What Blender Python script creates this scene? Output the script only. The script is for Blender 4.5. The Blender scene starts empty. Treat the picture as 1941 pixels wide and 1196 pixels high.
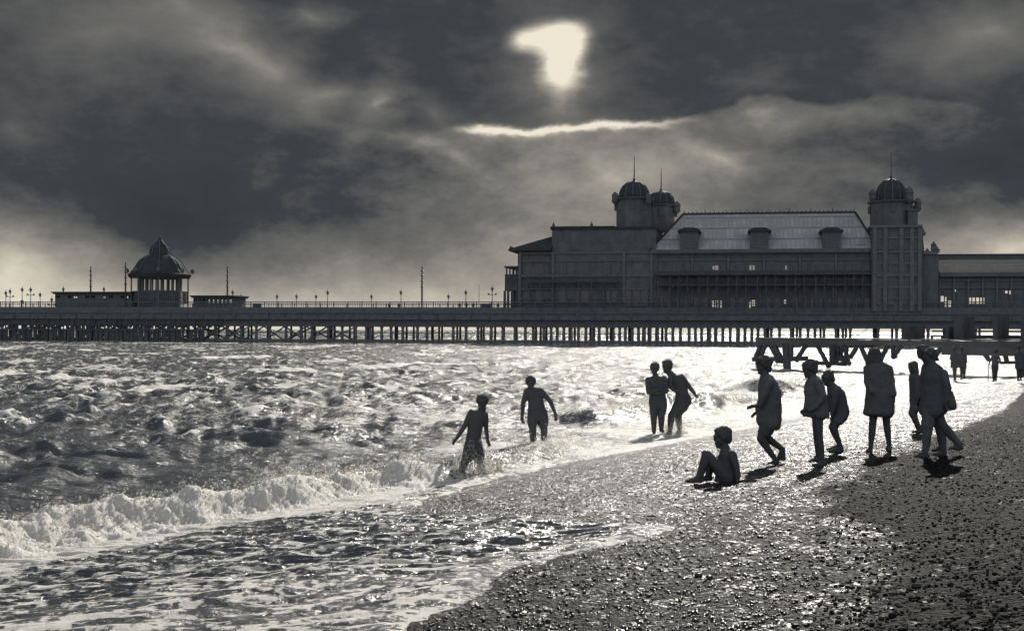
import bpy, math, random
import numpy as np
from mathutils import Vector, Matrix
random.seed(7); RNG = np.random.default_rng(7)
SC = bpy.context.scene; COL = SC.collection
# ------------------------------------------------------------------ camera
F = 2500.0; HZ = 626.0; CAMH = 2.45; CXP = 970.5
cam = bpy.data.cameras.new('camera'); co = bpy.data.objects.new('camera', cam); COL.objects.link(co); SC.camera = co
cam.sensor_width = 36; cam.lens = 36*F/1941; cam.clip_end = 20000; cam.clip_start = .1
ROLL = .0041   # the horizon falls slightly to the right
co.location = (0, 0, CAMH); co.matrix_world = Matrix.Translation((0, 0, CAMH)) @ Matrix.Rotation(math.radians(90), 4, 'X') @ Matrix.Rotation(ROLL, 4, 'Z')
def unroll(px, py): return px+ROLL*(py-598), py-ROLL*(px-CXP)
cam.shift_y = (HZ-598)/1941
# ------------------------------------------------------------------ light
SUN_EL = 27.0; SUN_AZ = 15.0
vs = SC.view_settings; vs.view_transform = 'Standard'; vs.look = 'None'; vs.exposure = 0.0; vs.gamma = 1.0
sl = bpy.data.lights.new('sun', 'SUN'); sl.energy = 5.0; sl.angle = math.radians(.53); sl.color = (1, .955, .87)
so = bpy.data.objects.new('sun', sl); COL.objects.link(so)
_e, _a = math.radians(SUN_EL), math.radians(SUN_AZ)
so.rotation_euler = Vector((-math.sin(_a)*math.cos(_e), -math.cos(_a)*math.cos(_e), -math.sin(_e))).to_track_quat('-Z', 'Y').to_euler()

class NT:
    """small node-tree helper"""
    def __init__(s, nt): s.nt = nt; s.L = nt.links; s.N = nt.nodes
    def n(s, typ, ins=None, **kw):
        nd = s.N.new(typ)
        for k, v in kw.items(): setattr(nd, k, v)
        for k, v in (ins or {}).items():
            if hasattr(v, 'is_output') or isinstance(v, bpy.types.NodeSocket): s.L.new(v, nd.inputs[k])
            else: nd.inputs[k].default_value = v
        return nd
    def m(s, op, a, b=0.0, c=None, clamp=False):
        d = {0: a, 1: b}
        if c is not None: d[2] = c
        return s.n('ShaderNodeMath', d, operation=op, use_clamp=clamp).outputs[0]
    def mixf(s, f, a, b):
        return s.n('ShaderNodeMix', {0: f, 2: a, 3: b}, data_type='FLOAT').outputs[0]
    def mixc(s, f, a, b):
        return s.n('ShaderNodeMix', {0: f, 6: a, 7: b}, data_type='RGBA').outputs[2]
    def sm(s, x, a, b, o0=0.0, o1=1.0):
        return s.n('ShaderNodeMapRange', {0: x, 1: a, 2: b, 3: o0, 4: o1}, interpolation_type='SMOOTHSTEP').outputs[0]
    def noise(s, vec, scale, detail=4, rough=.55, dim='3D'):
        return s.n('ShaderNodeTexNoise', {'Vector': vec, 'Scale': scale, 'Detail': detail, 'Roughness': rough}, noise_dimensions=dim)

def lin(c): c = c/255; return c/12.92 if c <= .04045 else ((c+.055)/1.055)**2.4
def skyp(px, py):
    az = math.atan((px-CXP)/F); return math.degrees(az), math.degrees(math.atan((HZ-py)/F*math.cos(az)))

W = bpy.data.worlds.new('World'); SC.world = W; W.use_nodes = True
w = NT(W.node_tree); w.N.clear()
tc = w.n('ShaderNodeTexCoord').outputs['Generated']
sx = w.n('ShaderNodeSeparateXYZ', {0: tc})
X_, Y_, Z_ = sx.outputs
az = w.m('MULTIPLY', w.m('ARCTAN2', X_, Y_), 57.29578); el = w.m('MULTIPLY', w.m('ARCSINE', Z_), 57.29578)
P = w.n('ShaderNodeCombineXYZ', {0: az, 1: el, 2: 0.0}).outputs[0]
Ps = w.n('ShaderNodeVectorMath', {0: P, 1: (.55, 1.0, 1)}, operation='MULTIPLY').outputs[0]
nz = w.noise(Ps, .45, 6, .55)
wv = w.n('ShaderNodeVectorMath', {0: nz.outputs['Color'], 1: (.5, .5, .5)}, operation='SUBTRACT').outputs[0]
def warp(k): return w.n('ShaderNodeVectorMath', {0: wv, 1: (2.2*k, k, 0), 2: P}, operation='MULTIPLY_ADD').outputs[0]
PW1 = warp(2.0); PW2 = warp(.7)
def blob(px, py, rx, ry, amp, rot=0, vec=None):
    a, e = skyp(px, py); k = 57.29578/F
    mp = w.n('ShaderNodeMapping', {'Vector': vec or PW1, 'Location': (a, e, 0), 'Rotation': (0, 0, math.radians(rot)), 'Scale': (rx*k, ry*k, 1)}, vector_type='TEXTURE')
    g = w.n('ShaderNodeTexGradient', {0: mp.outputs[0]}, gradient_type='QUADRATIC_SPHERE').outputs[1]
    return w.m('MULTIPLY', g, amp)
def add(*v):
    r = v[0]
    for q in v[1:]: r = w.m('ADD', r, q)
    return r
# grey level of the storm sky by direction (display space, coloured by the ramp at the end)
glow = w.m('MULTIPLY', w.m('EXPONENT', w.m('MULTIPLY', w.m('POWER', w.m('MULTIPLY', w.m('MAXIMUM', el, 0.0), 1/3.0), 1.3), -1.0)), .60)
mott = w.m('MULTIPLY', w.m('SUBTRACT', w.noise(Ps, 1.1, 9, .66).outputs[0], .5), .26)
low = add(glow, mott, w.m('MULTIPLY', w.m('SUBTRACT', nz.outputs[0], .5), .18),
    blob(20, 500, 340, 200, .30), blob(330, 430, 380, 190, -.30), blob(120, 330, 420, 160, -.05), blob(640, 390, 360, 150, -.06, 20),
    blob(1150, 330, 560, 210, .34), blob(1010, 470, 400, 190, .12), blob(1330, 290, 260, 100, .13), blob(1430, 205, 190, 75, .26),
    blob(1360, 300, 130, 34, .16, -28, PW2), blob(1620, 330, 260, 60, .08, -12), blob(1620, 215, 300, 60, .16, 4),
    blob(1780, 250, 260, 120, .05), blob(1900, 330, 330, 120, -.16, -12), blob(1930, 470, 340, 150, .36), blob(760, 250, 300, 42, .20, -4),
    blob(850, 290, 170, 50, .18, -25), blob(1900, 590, 600, 100, .1))
top = add(w.m('MULTIPLY', mott, .55),
    blob(180, 60, 380, 210, .16), blob(440, 100, 260, 130, .26, -28), blob(520, 140, 130, 60, .16, -35, PW2), blob(330, 10, 230, 120, .10),
    blob(600, 40, 90, 46, .20, 15), blob(620, 185, 150, 60, .22, 10), blob(710, 195, 80, 70, .26, 60), blob(640, 235, 260, 50, .14, -6),
    blob(20, 235, 120, 120, .10), blob(820, 215, 110, 50, .14, -30, PW2), blob(1900, 60, 300, 120, .22), blob(1780, 110, 200, 90, .10), blob(740, 120, 90, 60, .06),
    blob(1440, 150, 160, 40, .08, 0), blob(1040, 195, 170, 130, .05))
# cloud base line: a wandering elevation by azimuth
pts = [(-100, 330), (300, 330), (560, 260), (760, 252), (890, 238), (1010, 244), (1100, 233), (1290, 222), (1370, 205), (1440, 178), (1560, 196), (1700, 172), (1800, 190), (2100, 260)]
fc = w.n('ShaderNodeFloatCurve', {0: 1.0, 1: w.n('ShaderNodeMapRange', {0: az, 1: -26.0, 2: 26.0, 3: 0.0, 4: 1.0}).outputs[0]})
cv = fc.mapping.curves[0]
cps = [((skyp(a, b)[0]+26)/52, skyp(a, b)[1]/20) for a, b in pts]
cv.points[0].location = (0, cps[0][1]); cv.points[1].location = (1, cps[-1][1])
for q in cps:
    if 0 < q[0] < 1: cv.points.new(*q)
fc.mapping.update()
edge = w.m('MULTIPLY', fc.outputs[0], 20.0)
wob = w.m('MULTIPLY', w.m('SUBTRACT', w.noise(Ps, 1.6, 5, .6).outputs[0], .5), .5)
tt = w.m('SUBTRACT', w.m('ADD', el, wob), edge)
softness = w.sm(az, -7.0, -2.5, 1.6, .16)
upm = w.sm(w.m('DIVIDE', tt, softness), -1.0, 1.0)
Lv = w.mixf(upm, low, top)
# silver lining under the dark cloud and the torn hole the light comes through
band = w.m('EXPONENT', w.m('MULTIPLY', w.m('POWER', w.m('DIVIDE', w.m('ADD', tt, .16), .16), 2.0), -1.0))
bm = w.m('MULTIPLY', w.sm(az, -3.0, -1.2), w.sm(az, 8.8, 4.4))
Lv = add(Lv, w.m('MULTIPLY', w.m('MULTIPLY', band, bm), .50))
Lv = add(Lv, w.m('MULTIPLY', w.m('MULTIPLY', w.m('EXPONENT', w.m('MULTIPLY', w.m('ABSOLUTE', w.m('ADD', tt, .3)), -1.6)), bm), .12))
PW3 = warp(.35)
hole = add(blob(1035, 72, 118, 52, 2.0, 3, PW3), blob(1090, 72, 62, 52, 1.6, 0, PW3), blob(1062, 118, 76, 92, 2.6, -8, PW2), blob(985, 78, 60, 38, 1.0, 8, PW3))
Lv = add(Lv, w.m('MULTIPLY', w.m('POWER', w.sm(hole, .05, 1.7), .8), w.m('ADD', .44, w.m('MULTIPLY', w.noise(w.n('ShaderNodeVectorMath', {0: P, 1: (.5, 3.0, 1)}, operation='MULTIPLY').outputs[0], 1.3, 6, .6).outputs[0], .42))), blob(1055, 110, 230, 200, .20), blob(1060, 190, 90, 110, .16))
Lv = w.m('ADD', Lv, .265)
ramp = w.n('ShaderNodeValToRGB', {0: Lv})
STOPS = [(.0, (48, 52, 58)), (.265, (62, 65, 69)), (.45, (112, 111, 108)), (.62, (158, 153, 143)), (.78, (202, 195, 179)), (.95, (238, 230, 210))]
rp = ramp.color_ramp
while len(rp.elements) < len(STOPS): rp.elements.new(.5)
for e_, (p_, c_) in zip(rp.elements, STOPS): e_.position = p_; e_.color = tuple(lin(v) for v in c_)+(1,)
# thinner cloud round the sun above the frame, and unseen sky behind the viewer brightened as fill
sd = Vector((math.sin(_a)*math.cos(_e), math.cos(_a)*math.cos(_e), math.sin(_e)))
dot = w.n('ShaderNodeVectorMath', {0: tc, 1: tuple(sd)}, operation='DOT_PRODUCT').outputs['Value']
halo = w.m('MULTIPLY', w.sm(dot, .972, 1.0), 1.6)
back = w.m('MULTIPLY', w.sm(Y_, .15, -.5), .44)
ny = w.n('ShaderNodeTexSky', sky_type='NISHITA', sun_disc=False, sun_elevation=_e, sun_rotation=_a)
nbw = w.m('MULTIPLY', w.n('ShaderNodeRGBToBW', {0: ny.outputs[0]}).outputs[0], .06)
gap = w.m('MULTIPLY', nbw, w.sm(el, 22.0, 45.0))
extra = w.n('ShaderNodeVectorMath', {0: (1, .95, .84), 3: add(halo, w.m('MULTIPLY', gap, .25))}, operation='SCALE').outputs[0]
extra2 = w.n('ShaderNodeVectorMath', {0: (.88, .98, 1.14), 3: back}, operation='SCALE').outputs[0]
extra = w.n('ShaderNodeVectorMath', {0: extra, 1: extra2}, operation='ADD').outputs[0]
skyc = w.n('ShaderNodeVectorMath', {0: ramp.outputs[0], 1: extra}, operation='ADD').outputs[0]
bg = w.n('ShaderNodeBackground', {0: skyc, 1: 1.0})
w.n('ShaderNodeOutputWorld', {0: bg.outputs[0]})

# ------------------------------------------------------------------ helpers
def tag(o, label=None, cat=None, group=None, kind=None):
    if label: o['label'] = label
    if cat: o['category'] = cat
    if group: o['group'] = group
    if kind: o['kind'] = kind
    return o
def empty(name, loc, rz=0, **k):
    o = bpy.data.objects.new(name, None); COL.objects.link(o); o.location = loc; o.rotation_euler = (0, 0, rz); o.empty_display_size = .3
    return tag(o, **k)
def mesh_np(name, V, Fc, smooth=False):
    me = bpy.data.meshes.new(name); V = np.asarray(V, np.float32); Fc = np.asarray(Fc, np.int32)
    me.vertices.add(len(V)); me.vertices.foreach_set('co', V.ravel())
    k = Fc.shape[1]; me.loops.add(Fc.size); me.loops.foreach_set('vertex_index', Fc.ravel())
    me.polygons.add(len(Fc)); me.polygons.foreach_set('loop_start', np.arange(len(Fc), dtype=np.int32)*k)
    me.polygons.foreach_set('loop_total', np.full(len(Fc), k, np.int32))
    if smooth: me.polygons.foreach_set('use_smooth', np.ones(len(Fc), bool))
    me.update(calc_edges=True); return me
class Acc:
    def __init__(s): s.v = []; s.f = []
    def add(s, V, Fs):
        o = len(s.v); s.v += [tuple(p) for p in V]; s.f += [tuple(i+o for i in q) for q in Fs]; return s
    def box(s, x0, x1, y0, y1, z0, z1):
        return s.add([(x, y, z) for z in (z0, z1) for y in (y0, y1) for x in (x0, x1)],
                     [(0, 2, 3, 1), (4, 5, 7, 6), (0, 1, 5, 4), (2, 6, 7, 3), (0, 4, 6, 2), (1, 3, 7, 5)])
    def beam(s, p, q, w_, h_=None):
        p, q = Vector(p), Vector(q); d = (q-p).normalized(); h_ = h_ or w_
        a = d.cross(Vector((0, 0, 1)));  a = Vector((1, 0, 0)) if a.length < 1e-3 else a.normalized()
        b = a.cross(d).normalized(); V = [c+a*i*w_/2+b*j*h_/2 for c in (p, q) for j in (-1, 1) for i in (-1, 1)]
        return s.add(V, [(0, 2, 3, 1), (4, 5, 7, 6), (0, 1, 5, 4), (2, 6, 7, 3), (0, 4, 6, 2), (1, 3, 7, 5)])
    def tube(s, pts, rad, n=10, cap=True):
        return s.loft([(Vector(p), r, r) for p, r in zip(pts, rad)], n, along=True)
    def loft(s, rings, n=14, along=False):
        V = []; Fs = []; m = len(rings)
        for i, (c, a, b) in enumerate(rings):
            if along:
                d = (rings[min(i+1, m-1)][0]-rings[max(i-1, 0)][0]).normalized()
                ux = d.cross(Vector((0, 1, 0))); ux = ux.normalized() if ux.length > .05 else Vector((1, 0, 0)); uy = d.cross(ux).normalized()
            else: ux, uy = Vector((1, 0, 0)), Vector((0, 1, 0))
            for k in range(n):
                t = 2*math.pi*k/n; V.append(c+ux*a*math.cos(t)+uy*b*math.sin(t))
        for i in range(m-1):
            for k in range(n):
                k2 = (k+1) % n; Fs.append((i*n+k, i*n+k2, (i+1)*n+k2, (i+1)*n+k))
        Fs.append(tuple(range(n-1, -1, -1))); Fs.append(tuple((m-1)*n+k for k in range(n)))
        return s.add(V, Fs)
    def lathe(s, cx, cy, prof, n=16, ph=0):
        return s.loft_xy([((cx, cy, z), r) for r, z in prof], n, ph)
    def loft_xy(s, rg, n, ph=0):
        V = []; Fs = []; m = len(rg)
        for (c, r) in rg:
            for k in range(n):
                t = 2*math.pi*k/n+ph; V.append((c[0]+r*math.cos(t), c[1]+r*math.sin(t), c[2]))
        for i in range(m-1):
            for k in range(n):
                k2 = (k+1) % n; Fs.append((i*n+k, i*n+k2, (i+1)*n+k2, (i+1)*n+k))
        Fs.append(tuple(range(n-1, -1, -1))); Fs.append(tuple((m-1)*n+k for k in range(n)))
        return s.add(V, Fs)
    def ell(s, c, r, M=None, lv=2):
        V, Fs = ICO[lv]; V = V*np.array(r)
        if M is not None: V = V@np.array(M).T
        return s.add(V+np.array(c), Fs)
    def mesh(s, name, smooth=False, off=(0, 0, 0)):
        me = bpy.data.meshes.new(name); me.from_pydata([(p[0]-off[0], p[1]-off[1], p[2]-off[2]) for p in s.v], [], s.f); me.update()
        if smooth: me.polygons.foreach_set('use_smooth', [True]*len(me.polygons))
        return me
    def obj(s, name, m, parent=None, off=(0, 0, 0), smooth=False):
        me = s.mesh(name, smooth, off); me.materials.append(m)
        o = bpy.data.objects.new(name, me); COL.objects.link(o); o.parent = parent; return o
import bmesh
ICO = {}
for lv in (1, 2, 3):
    bm_ = bmesh.new(); bmesh.ops.create_icosphere(bm_, subdivisions=lv, radius=1)
    ICO[lv] = (np.array([tuple(v.co) for v in bm_.verts]), [tuple(v.index for v in f.verts) for f in bm_.faces]); bm_.free()

def copy_thing(src, loc, rz=None):
    r = src.copy(); COL.objects.link(r); r.location = loc
    if rz is not None: r.rotation_euler.z = rz
    for ch in src.children:
        c = ch.copy(); COL.objects.link(c); c.parent = r
    return r

def mat(name, base, rough=.8, var=.25, scale=3.0, bump=.0, bscale=20., stretch=(1, 1, 1), spec=.3, metal=0, weather=.0):
    m = bpy.data.materials.new(name); m.use_nodes = True; t = NT(m.node_tree); t.N.clear()
    tcn = t.n('ShaderNodeTexCoord').outputs['Object']
    mp = t.n('ShaderNodeMapping', {'Vector': tcn, 'Scale': stretch}).outputs[0]
    n1 = t.noise(mp, scale, 6, .6).outputs[0]; n2 = t.noise(mp, scale*7, 4, .6).outputs[0]
    f = t.m('ADD', t.m('MULTIPLY', n1, .65), t.m('MULTIPLY', n2, .35))
    lo = tuple(c*(1-var) for c in base)+(1,); hi = tuple(min(1, c*(1+var)) for c in base)+(1,)
    c = t.mixc(t.sm(f, .3, .7), lo, hi)
    ins = {'Base Color': c, 'Roughness': rough, 'Specular IOR Level': spec, 'Metallic': metal}
    if bump:
        ins['Normal'] = t.n('ShaderNodeBump', {'Strength': min(1, bump), 'Distance': .02*max(1, bump), 'Height': t.noise(mp, bscale, 5, .6).outputs[0]}).outputs[0]
    p = t.n('ShaderNodeBsdfPrincipled', ins); t.n('ShaderNodeOutputMaterial', {0: p.outputs[0]}); return m
M_IRON = mat('painted_iron', (.12, .125, .13), .6, .3, 1.5, .3, 12)
M_WOOD = mat('tarred_timber', (.085, .088, .09), .85, .4, 1.2, .5, 8, (1, 1, .3))
M_DECK = mat('deck_planks', (.13, .13, .128), .8, .3, 1.0, .5, 6, (.3, 1, 1))
M_WALL = mat('weathered_wall', (.125, .128, .13), .9, .28, .5, .4, 3)
M_TRIM = mat('painted_trim', (.145, .146, .145), .85, .25, 1.5, .2, 6)
M_LEAD = mat('lead_roof', (.055, .058, .06), .95, .25, 1.0, .3, 5)
M_GLASS = mat('window_glass', (.05, .053, .057), .12, .2, 2, 0, spec=.5)
M_LANT = mat('lamp_glass', (.2, .2, .19), .25, .2, 4)
def roofmat(base):
    m = bpy.data.materials.new('slate_roof'); m.use_nodes = True; t = NT(m.node_tree); t.N.clear()
    tcn = t.n('ShaderNodeTexCoord').outputs['Object']
    br = t.n('ShaderNodeTexBrick', {'Vector': t.n('ShaderNodeMapping', {'Vector': tcn, 'Rotation': (math.radians(60), 0, 0)}).outputs[0], 'Color1': tuple(c*.8 for c in base)+(1,), 'Color2': tuple(base)+(1,), 'Mortar': tuple(c*.45 for c in base)+(1,), 'Scale': 1.0, 'Mortar Size': .03, 'Brick Width': .8, 'Row Height': .45})
    n1 = t.noise(tcn, .5, 6, .6).outputs[0]
    c = t.mixc(t.sm(n1, .35, .7), br.outputs[0], tuple(c*.7 for c in base)+(1,))
    b = t.n('ShaderNodeBump', {'Strength': .6, 'Distance': .05, 'Height': br.outputs['Fac']}, invert=True).outputs[0]
    p = t.n('ShaderNodeBsdfPrincipled', {'Base Color': c, 'Roughness': .9, 'Specular IOR Level': .08, 'Normal': b}); t.n('ShaderNodeOutputMaterial', {0: p.outputs[0]}); return m
M_ROOF = roofmat((.50, .49, .47)); M_ROOF2 = roofmat((.13, .13, .128))
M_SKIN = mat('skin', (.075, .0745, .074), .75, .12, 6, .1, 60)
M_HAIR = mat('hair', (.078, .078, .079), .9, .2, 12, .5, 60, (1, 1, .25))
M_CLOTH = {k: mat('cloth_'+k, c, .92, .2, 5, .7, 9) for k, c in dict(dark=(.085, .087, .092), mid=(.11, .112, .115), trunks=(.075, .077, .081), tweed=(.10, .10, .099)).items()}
M_SHOE = mat('shoe_leather', (.08, .08, .082), .8, .2, 8)

# ------------------------------------------------------------------ noise, beach geometry
def vnoise(x, y, seed=0):
    xi = np.floor(x).astype(np.int64); yi = np.floor(y).astype(np.int64); fx = x-xi; fy = y-yi
    fx = fx*fx*fx*(fx*(fx*6-15)+10); fy = fy*fy*fy*(fy*(fy*6-15)+10)
    def h(a, b):
        n = (a*374761393+b*668265263+seed*1442695041) & 0xffffffff
        n = ((n ^ (n >> 13))*1274126177) & 0xffffffff; return ((n ^ (n >> 16)) & 0xffff)/65535.0
    return (h(xi, yi)*(1-fx)+h(xi+1, yi)*fx)*(1-fy)+(h(xi, yi+1)*(1-fx)+h(xi+1, yi+1)*fx)*fy
def fbm(x, y, oct=4, seed=0, g=.5):
    r = 0; a = 1; s_ = 0
    for i in range(oct): r = r+a*vnoise(x*2**i+17.3*i, y*2**i-9.1*i, seed+i); s_ += a; a *= g
    return r/s_
def sstep(x, a, b):
    t = np.clip((x-a)/(b-a), 0, 1); return t*t*(3-2*t)
P0 = (-.62, 21.95); NX, NY = .8745, -.485; AX, AY = .485, .8745
def st(x, y): return (x-P0[0])*NX+(y-P0[1])*NY, (x-P0[0])*AX+(y-P0[1])*AY
def terr(s, t):
    base = np.where(s > 0, .088*s, .085*s); base = np.maximum(base, -4.0)
    base = np.where(s > 14, 1.232+.04*np.minimum(s-14, 40), base)
    ridge = .05*np.exp(-((s-7.2-.5*np.sin(t*.23))/.5)**2)+.035*np.exp(-((s-4.2+.4*np.sin(t*.31+1))/.4)**2)
    und = .05*(fbm(s*.35+5, t*.14, 3, 3)-.5)+.016*(fbm(s*2.1, t*1.1, 3, 9)-.5)
    return base+(ridge+und)*sstep(s, .3, 3)
def upbank_edge(t): return np.interp(t, [-30, -12, -4, 16, 35, 60], [9.6, 9.4, 7.2, 6.2, 3.8, 2.0])
def film_edge(t):
    e = np.interp(t, [-60, -16, -12, -9.6, -8.9, -8.2, -7.5, -7.1, -6.6, -6.1, -5.2, 0, 5, 60], [6.9, 6.9, 6.75, 6.2, 6.35, 6.7, 6.75, 6.1, 4.6, 3.2, 1.9, .55, .5, .35])
    return e+.30*(vnoise(t*1.1, t*0+3.3, 5)-.5)+.12*(vnoise(t*4, t*0+7.7, 6)-.5)
def ground_z(x, y):
    s, t = st(np.array(x, float), np.array(y, float)); return float(terr(s, t))

def grid_mesh(name, X, Y, Z, attrs, m, smooth=True):
    nr, nc = X.shape; V = np.stack([X, Y, Z], -1).reshape(-1, 3)
    i = np.arange(nr*nc).reshape(nr, nc); Fc = np.stack([i[:-1, :-1], i[:-1, 1:], i[1:, 1:], i[1:, :-1]], -1).reshape(-1, 4)
    me = mesh_np(name, V, Fc, smooth)
    for k, a in attrs.items():
        at = me.attributes.new(k, 'FLOAT', 'POINT'); at.data.foreach_set('value', a.astype(np.float32).ravel())
    me.materials.append(m); o = bpy.data.objects.new(name, me); COL.objects.link(o); return o

# ---- beach material: flint shingle, wet and glossy near the sea, darker and duller up the bank
m = bpy.data.materials.new('shingle'); m.use_nodes = True; t = NT(m.node_tree); t.N.clear()
tcn = t.n('ShaderNodeTexCoord').outputs['Object']
dry = t.n('ShaderNodeAttribute', attribute_name='dry').outputs['Fac']
vor = t.n('ShaderNodeTexVoronoi', {'Vector': tcn, 'Scale': 24.0, 'Randomness': 1.0}); vor2 = t.n('ShaderNodeTexVoronoi', {'Vector': tcn, 'Scale': 62.0})
gid = t.n('ShaderNodeSeparateColor', {0: vor.outputs['Color']}).outputs[0]; gid2 = t.n('ShaderNodeSeparateColor', {0: vor2.outputs['Color']}).outputs[1]
big = t.noise(tcn, .8, 5, .6).outputs[0]
stone = t.n('ShaderNodeValToRGB', {0: t.m('ADD', t.m('MULTIPLY', gid, .6), t.m('MULTIPLY', gid2, .4))})
e = stone.color_ramp.elements; e[0].position = .2; e[0].color = (.012, .0125, .0135, 1); e[1].position = .95; e[1].color = (.17, .166, .158, 1)
x_ = stone.color_ramp.elements.new(.6); x_.color = (.036, .0365, .037, 1)
h1 = t.m('SUBTRACT', 1.0, t.m('MULTIPLY', vor.outputs['Distance'], 1.0)); h2 = t.m('SUBTRACT', 1.0, vor2.outputs['Distance'])
hh = t.m('ADD', t.m('ADD', t.m('MULTIPLY', h1, .62), t.m('MULTIPLY', h2, .25)), t.m('MULTIPLY', t.noise(tcn, 120, 2).outputs[0], .05))
bmp = t.n('ShaderNodeBump', {'Strength': 1.0, 'Distance': .045, 'Height': hh}).outputs[0]
gl = t.sm(t.m('ADD', t.noise(tcn, 15, 4, .62).outputs[0], t.m('MULTIPLY', t.m('SUBTRACT', t.noise(tcn, 3.2, 4, .6).outputs[0], .5), .5)), t.m('ADD', .485, t.m('MULTIPLY', dry, .13)), t.m('ADD', .57, t.m('MULTIPLY', dry, .16)))
rgh = t.mixf(gl, .7, t.mixf(dry, .22, .5))
dr2 = t.sm(dry, 0, .8)
spc = t.mixf(gl, t.mixf(dr2, .08, .01), t.mixf(dr2, .95, .05))
wet_c = stone.outputs[0]
col = t.mixc(dry, wet_c, t.mixc(.7, stone.outputs[0], (.011, .0115, .0125, 1)))  # stone colour mixed towards near-black up the bank
p = t.n('ShaderNodeBsdfPrincipled', {'Base Color': col, 'Roughness': rgh, 'Specular IOR Level': spc, 'Normal': bmp}); t.n('ShaderNodeOutputMaterial', {0: p.outputs[0]}); M_SHINGLE = m

def axis(segs):
    out = []
    for a, b, d in segs: out += list(np.arange(a, b, d))
    return np.array(out+[segs[-1][1]])
sa = axis([(-4000, -200, 400), (-200, -60, 20), (-60, -2, 1.0), (-2, 12, .045), (12, 24, .25), (24, 200, 8), (200, 4000, 400)])
ta = axis([(-4000, -200, 400), (-200, -30, 6), (-30, -18, .3), (-18, 14, .05), (14, 60, .16), (60, 200, 2), (200, 1000, 40), (1000, 6000, 500)])
S_, T_ = np.meshgrid(sa, ta)
XX = P0[0]+NX*S_+AX*T_; YY = P0[1]+NY*S_+AY*T_; ZZ = terr(S_, T_)
de = upbank_edge(T_); fr_ = 1-.75*sstep(T_, -4, 10)
upbank_a = sstep(S_+fr_*(1.6*(fbm(S_*.6, T_*.35, 4, 21)-.5))+.5*fr_*(fbm(S_*3, T_*3, 3, 22)-.5)+.5*np.sin(T_*.12+S_*3.1)*(1-fr_)*.6, de-.9*fr_, de+.6*fr_)
damp_patch = np.exp(-((T_+11.2)/2.0)**2-((S_-8.3)/1.0)**2)
upbank_a = np.clip(upbank_a*(1-.45*damp_patch), 0, 1)
upbank_a = np.maximum(upbank_a, .50*sstep(S_+2.2*(fbm(S_*.8, T_*.5, 4, 24)-.5), 4.2, 7.6))
near = sstep(S_, .5, 2)*(1-sstep(S_, 11, 14))
ZZ = ZZ+near*.02*(vnoise(XX*17, YY*17, 31)-.5)
beach = grid_mesh('beach', XX, YY, ZZ, {'dry': upbank_a}, M_SHINGLE); tag(beach, kind='structure')
del S_, T_, XX, YY, ZZ

# ---- loose pebbles on top of the sheet (uncountable)
def pebbles():
    base, fc = ICO[1]; fc = np.array(fc)
    N = 34000; r = RNG.random
    yy = 6.3+ (r(N)**1.6)*19; px = -60+r(N)*2100; xx = (px-CXP)/F*yy
    s, t_ = st(xx, yy); fe = film_edge(t_)
    ok = (s > np.maximum(fe+.12, 1.2)) & (s < 11)
    xx, yy, s, t_ = xx[ok], yy[ok], s[ok], t_[ok]; n = len(xx)
    sz = .006+.010*r(n)**2.5+(r(n) < .008)*.020*r(n)
    A = r(n)*6.283; sxx = sz*(1+.5*r(n)); syy = sz*(.8+.4*r(n)); szz = sz*(.65+.35*r(n))
    zz = terr(s, t_)+szz*.35
    B = base[None]*np.stack([sxx, syy, szz], -1)[:, None, :]
    B = B*(1+.12*(r((n, len(base), 1))-.5))
    ca, sn = np.cos(A)[:, None], np.sin(A)[:, None]
    V = np.stack([B[..., 0]*ca-B[..., 1]*sn+xx[:, None], B[..., 0]*sn+B[..., 1]*ca+yy[:, None], B[..., 2]+zz[:, None]], -1).reshape(-1, 3)
    FF = (fc[None]+(np.arange(n)*len(base))[:, None, None]).reshape(-1, 3)
    me = mesh_np('pebbles', V, FF, True)
    at = me.attributes.new('dry', 'FLOAT', 'POINT'); de_ = upbank_edge(t_)-.3; at.data.foreach_set('value', np.repeat(sstep(s, de_-.5, de_+.8), len(base)).astype(np.float32))
    at = me.attributes.new('tone', 'FLOAT', 'POINT'); at.data.foreach_set('value', np.repeat(r(n), len(base)).astype(np.float32))
    mm = bpy.data.materials.new('pebble'); mm.use_nodes = True; q = NT(mm.node_tree); q.N.clear()
    d_ = q.n('ShaderNodeAttribute', attribute_name='dry').outputs['Fac']; tn = q.n('ShaderNodeAttribute', attribute_name='tone').outputs['Fac']
    cr = q.n('ShaderNodeValToRGB', {0: tn}); cr.color_ramp.elements[0].color = (.010, .0105, .0112, 1); cr.color_ramp.elements[1].color = (.09, .088, .084, 1); cr.color_ramp.elements.new(.7).color = (.02, .02, .02, 1)
    b_ = q.n('ShaderNodeBump', {'Strength': .4, 'Distance': .004, 'Height': q.noise(q.n('ShaderNodeTexCoord').outputs['Object'], 90, 3).outputs[0]}).outputs[0]
    p_ = q.n('ShaderNodeBsdfPrincipled', {'Base Color': cr.outputs[0], 'Roughness': q.mixf(d_, .25, .8), 'Specular IOR Level': q.mixf(q.sm(d_, 0, .5), .4, .02), 'Normal': b_}); q.n('ShaderNodeOutputMaterial', {0: p_.outputs[0]})
    me.materials.append(mm); o = bpy.data.objects.new('pebbles', me); COL.objects.link(o); tag(o, 'loose rounded flint pebbles strewn over the wet shingle beach', 'pebbles', kind='stuff')
pebbles()

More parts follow.
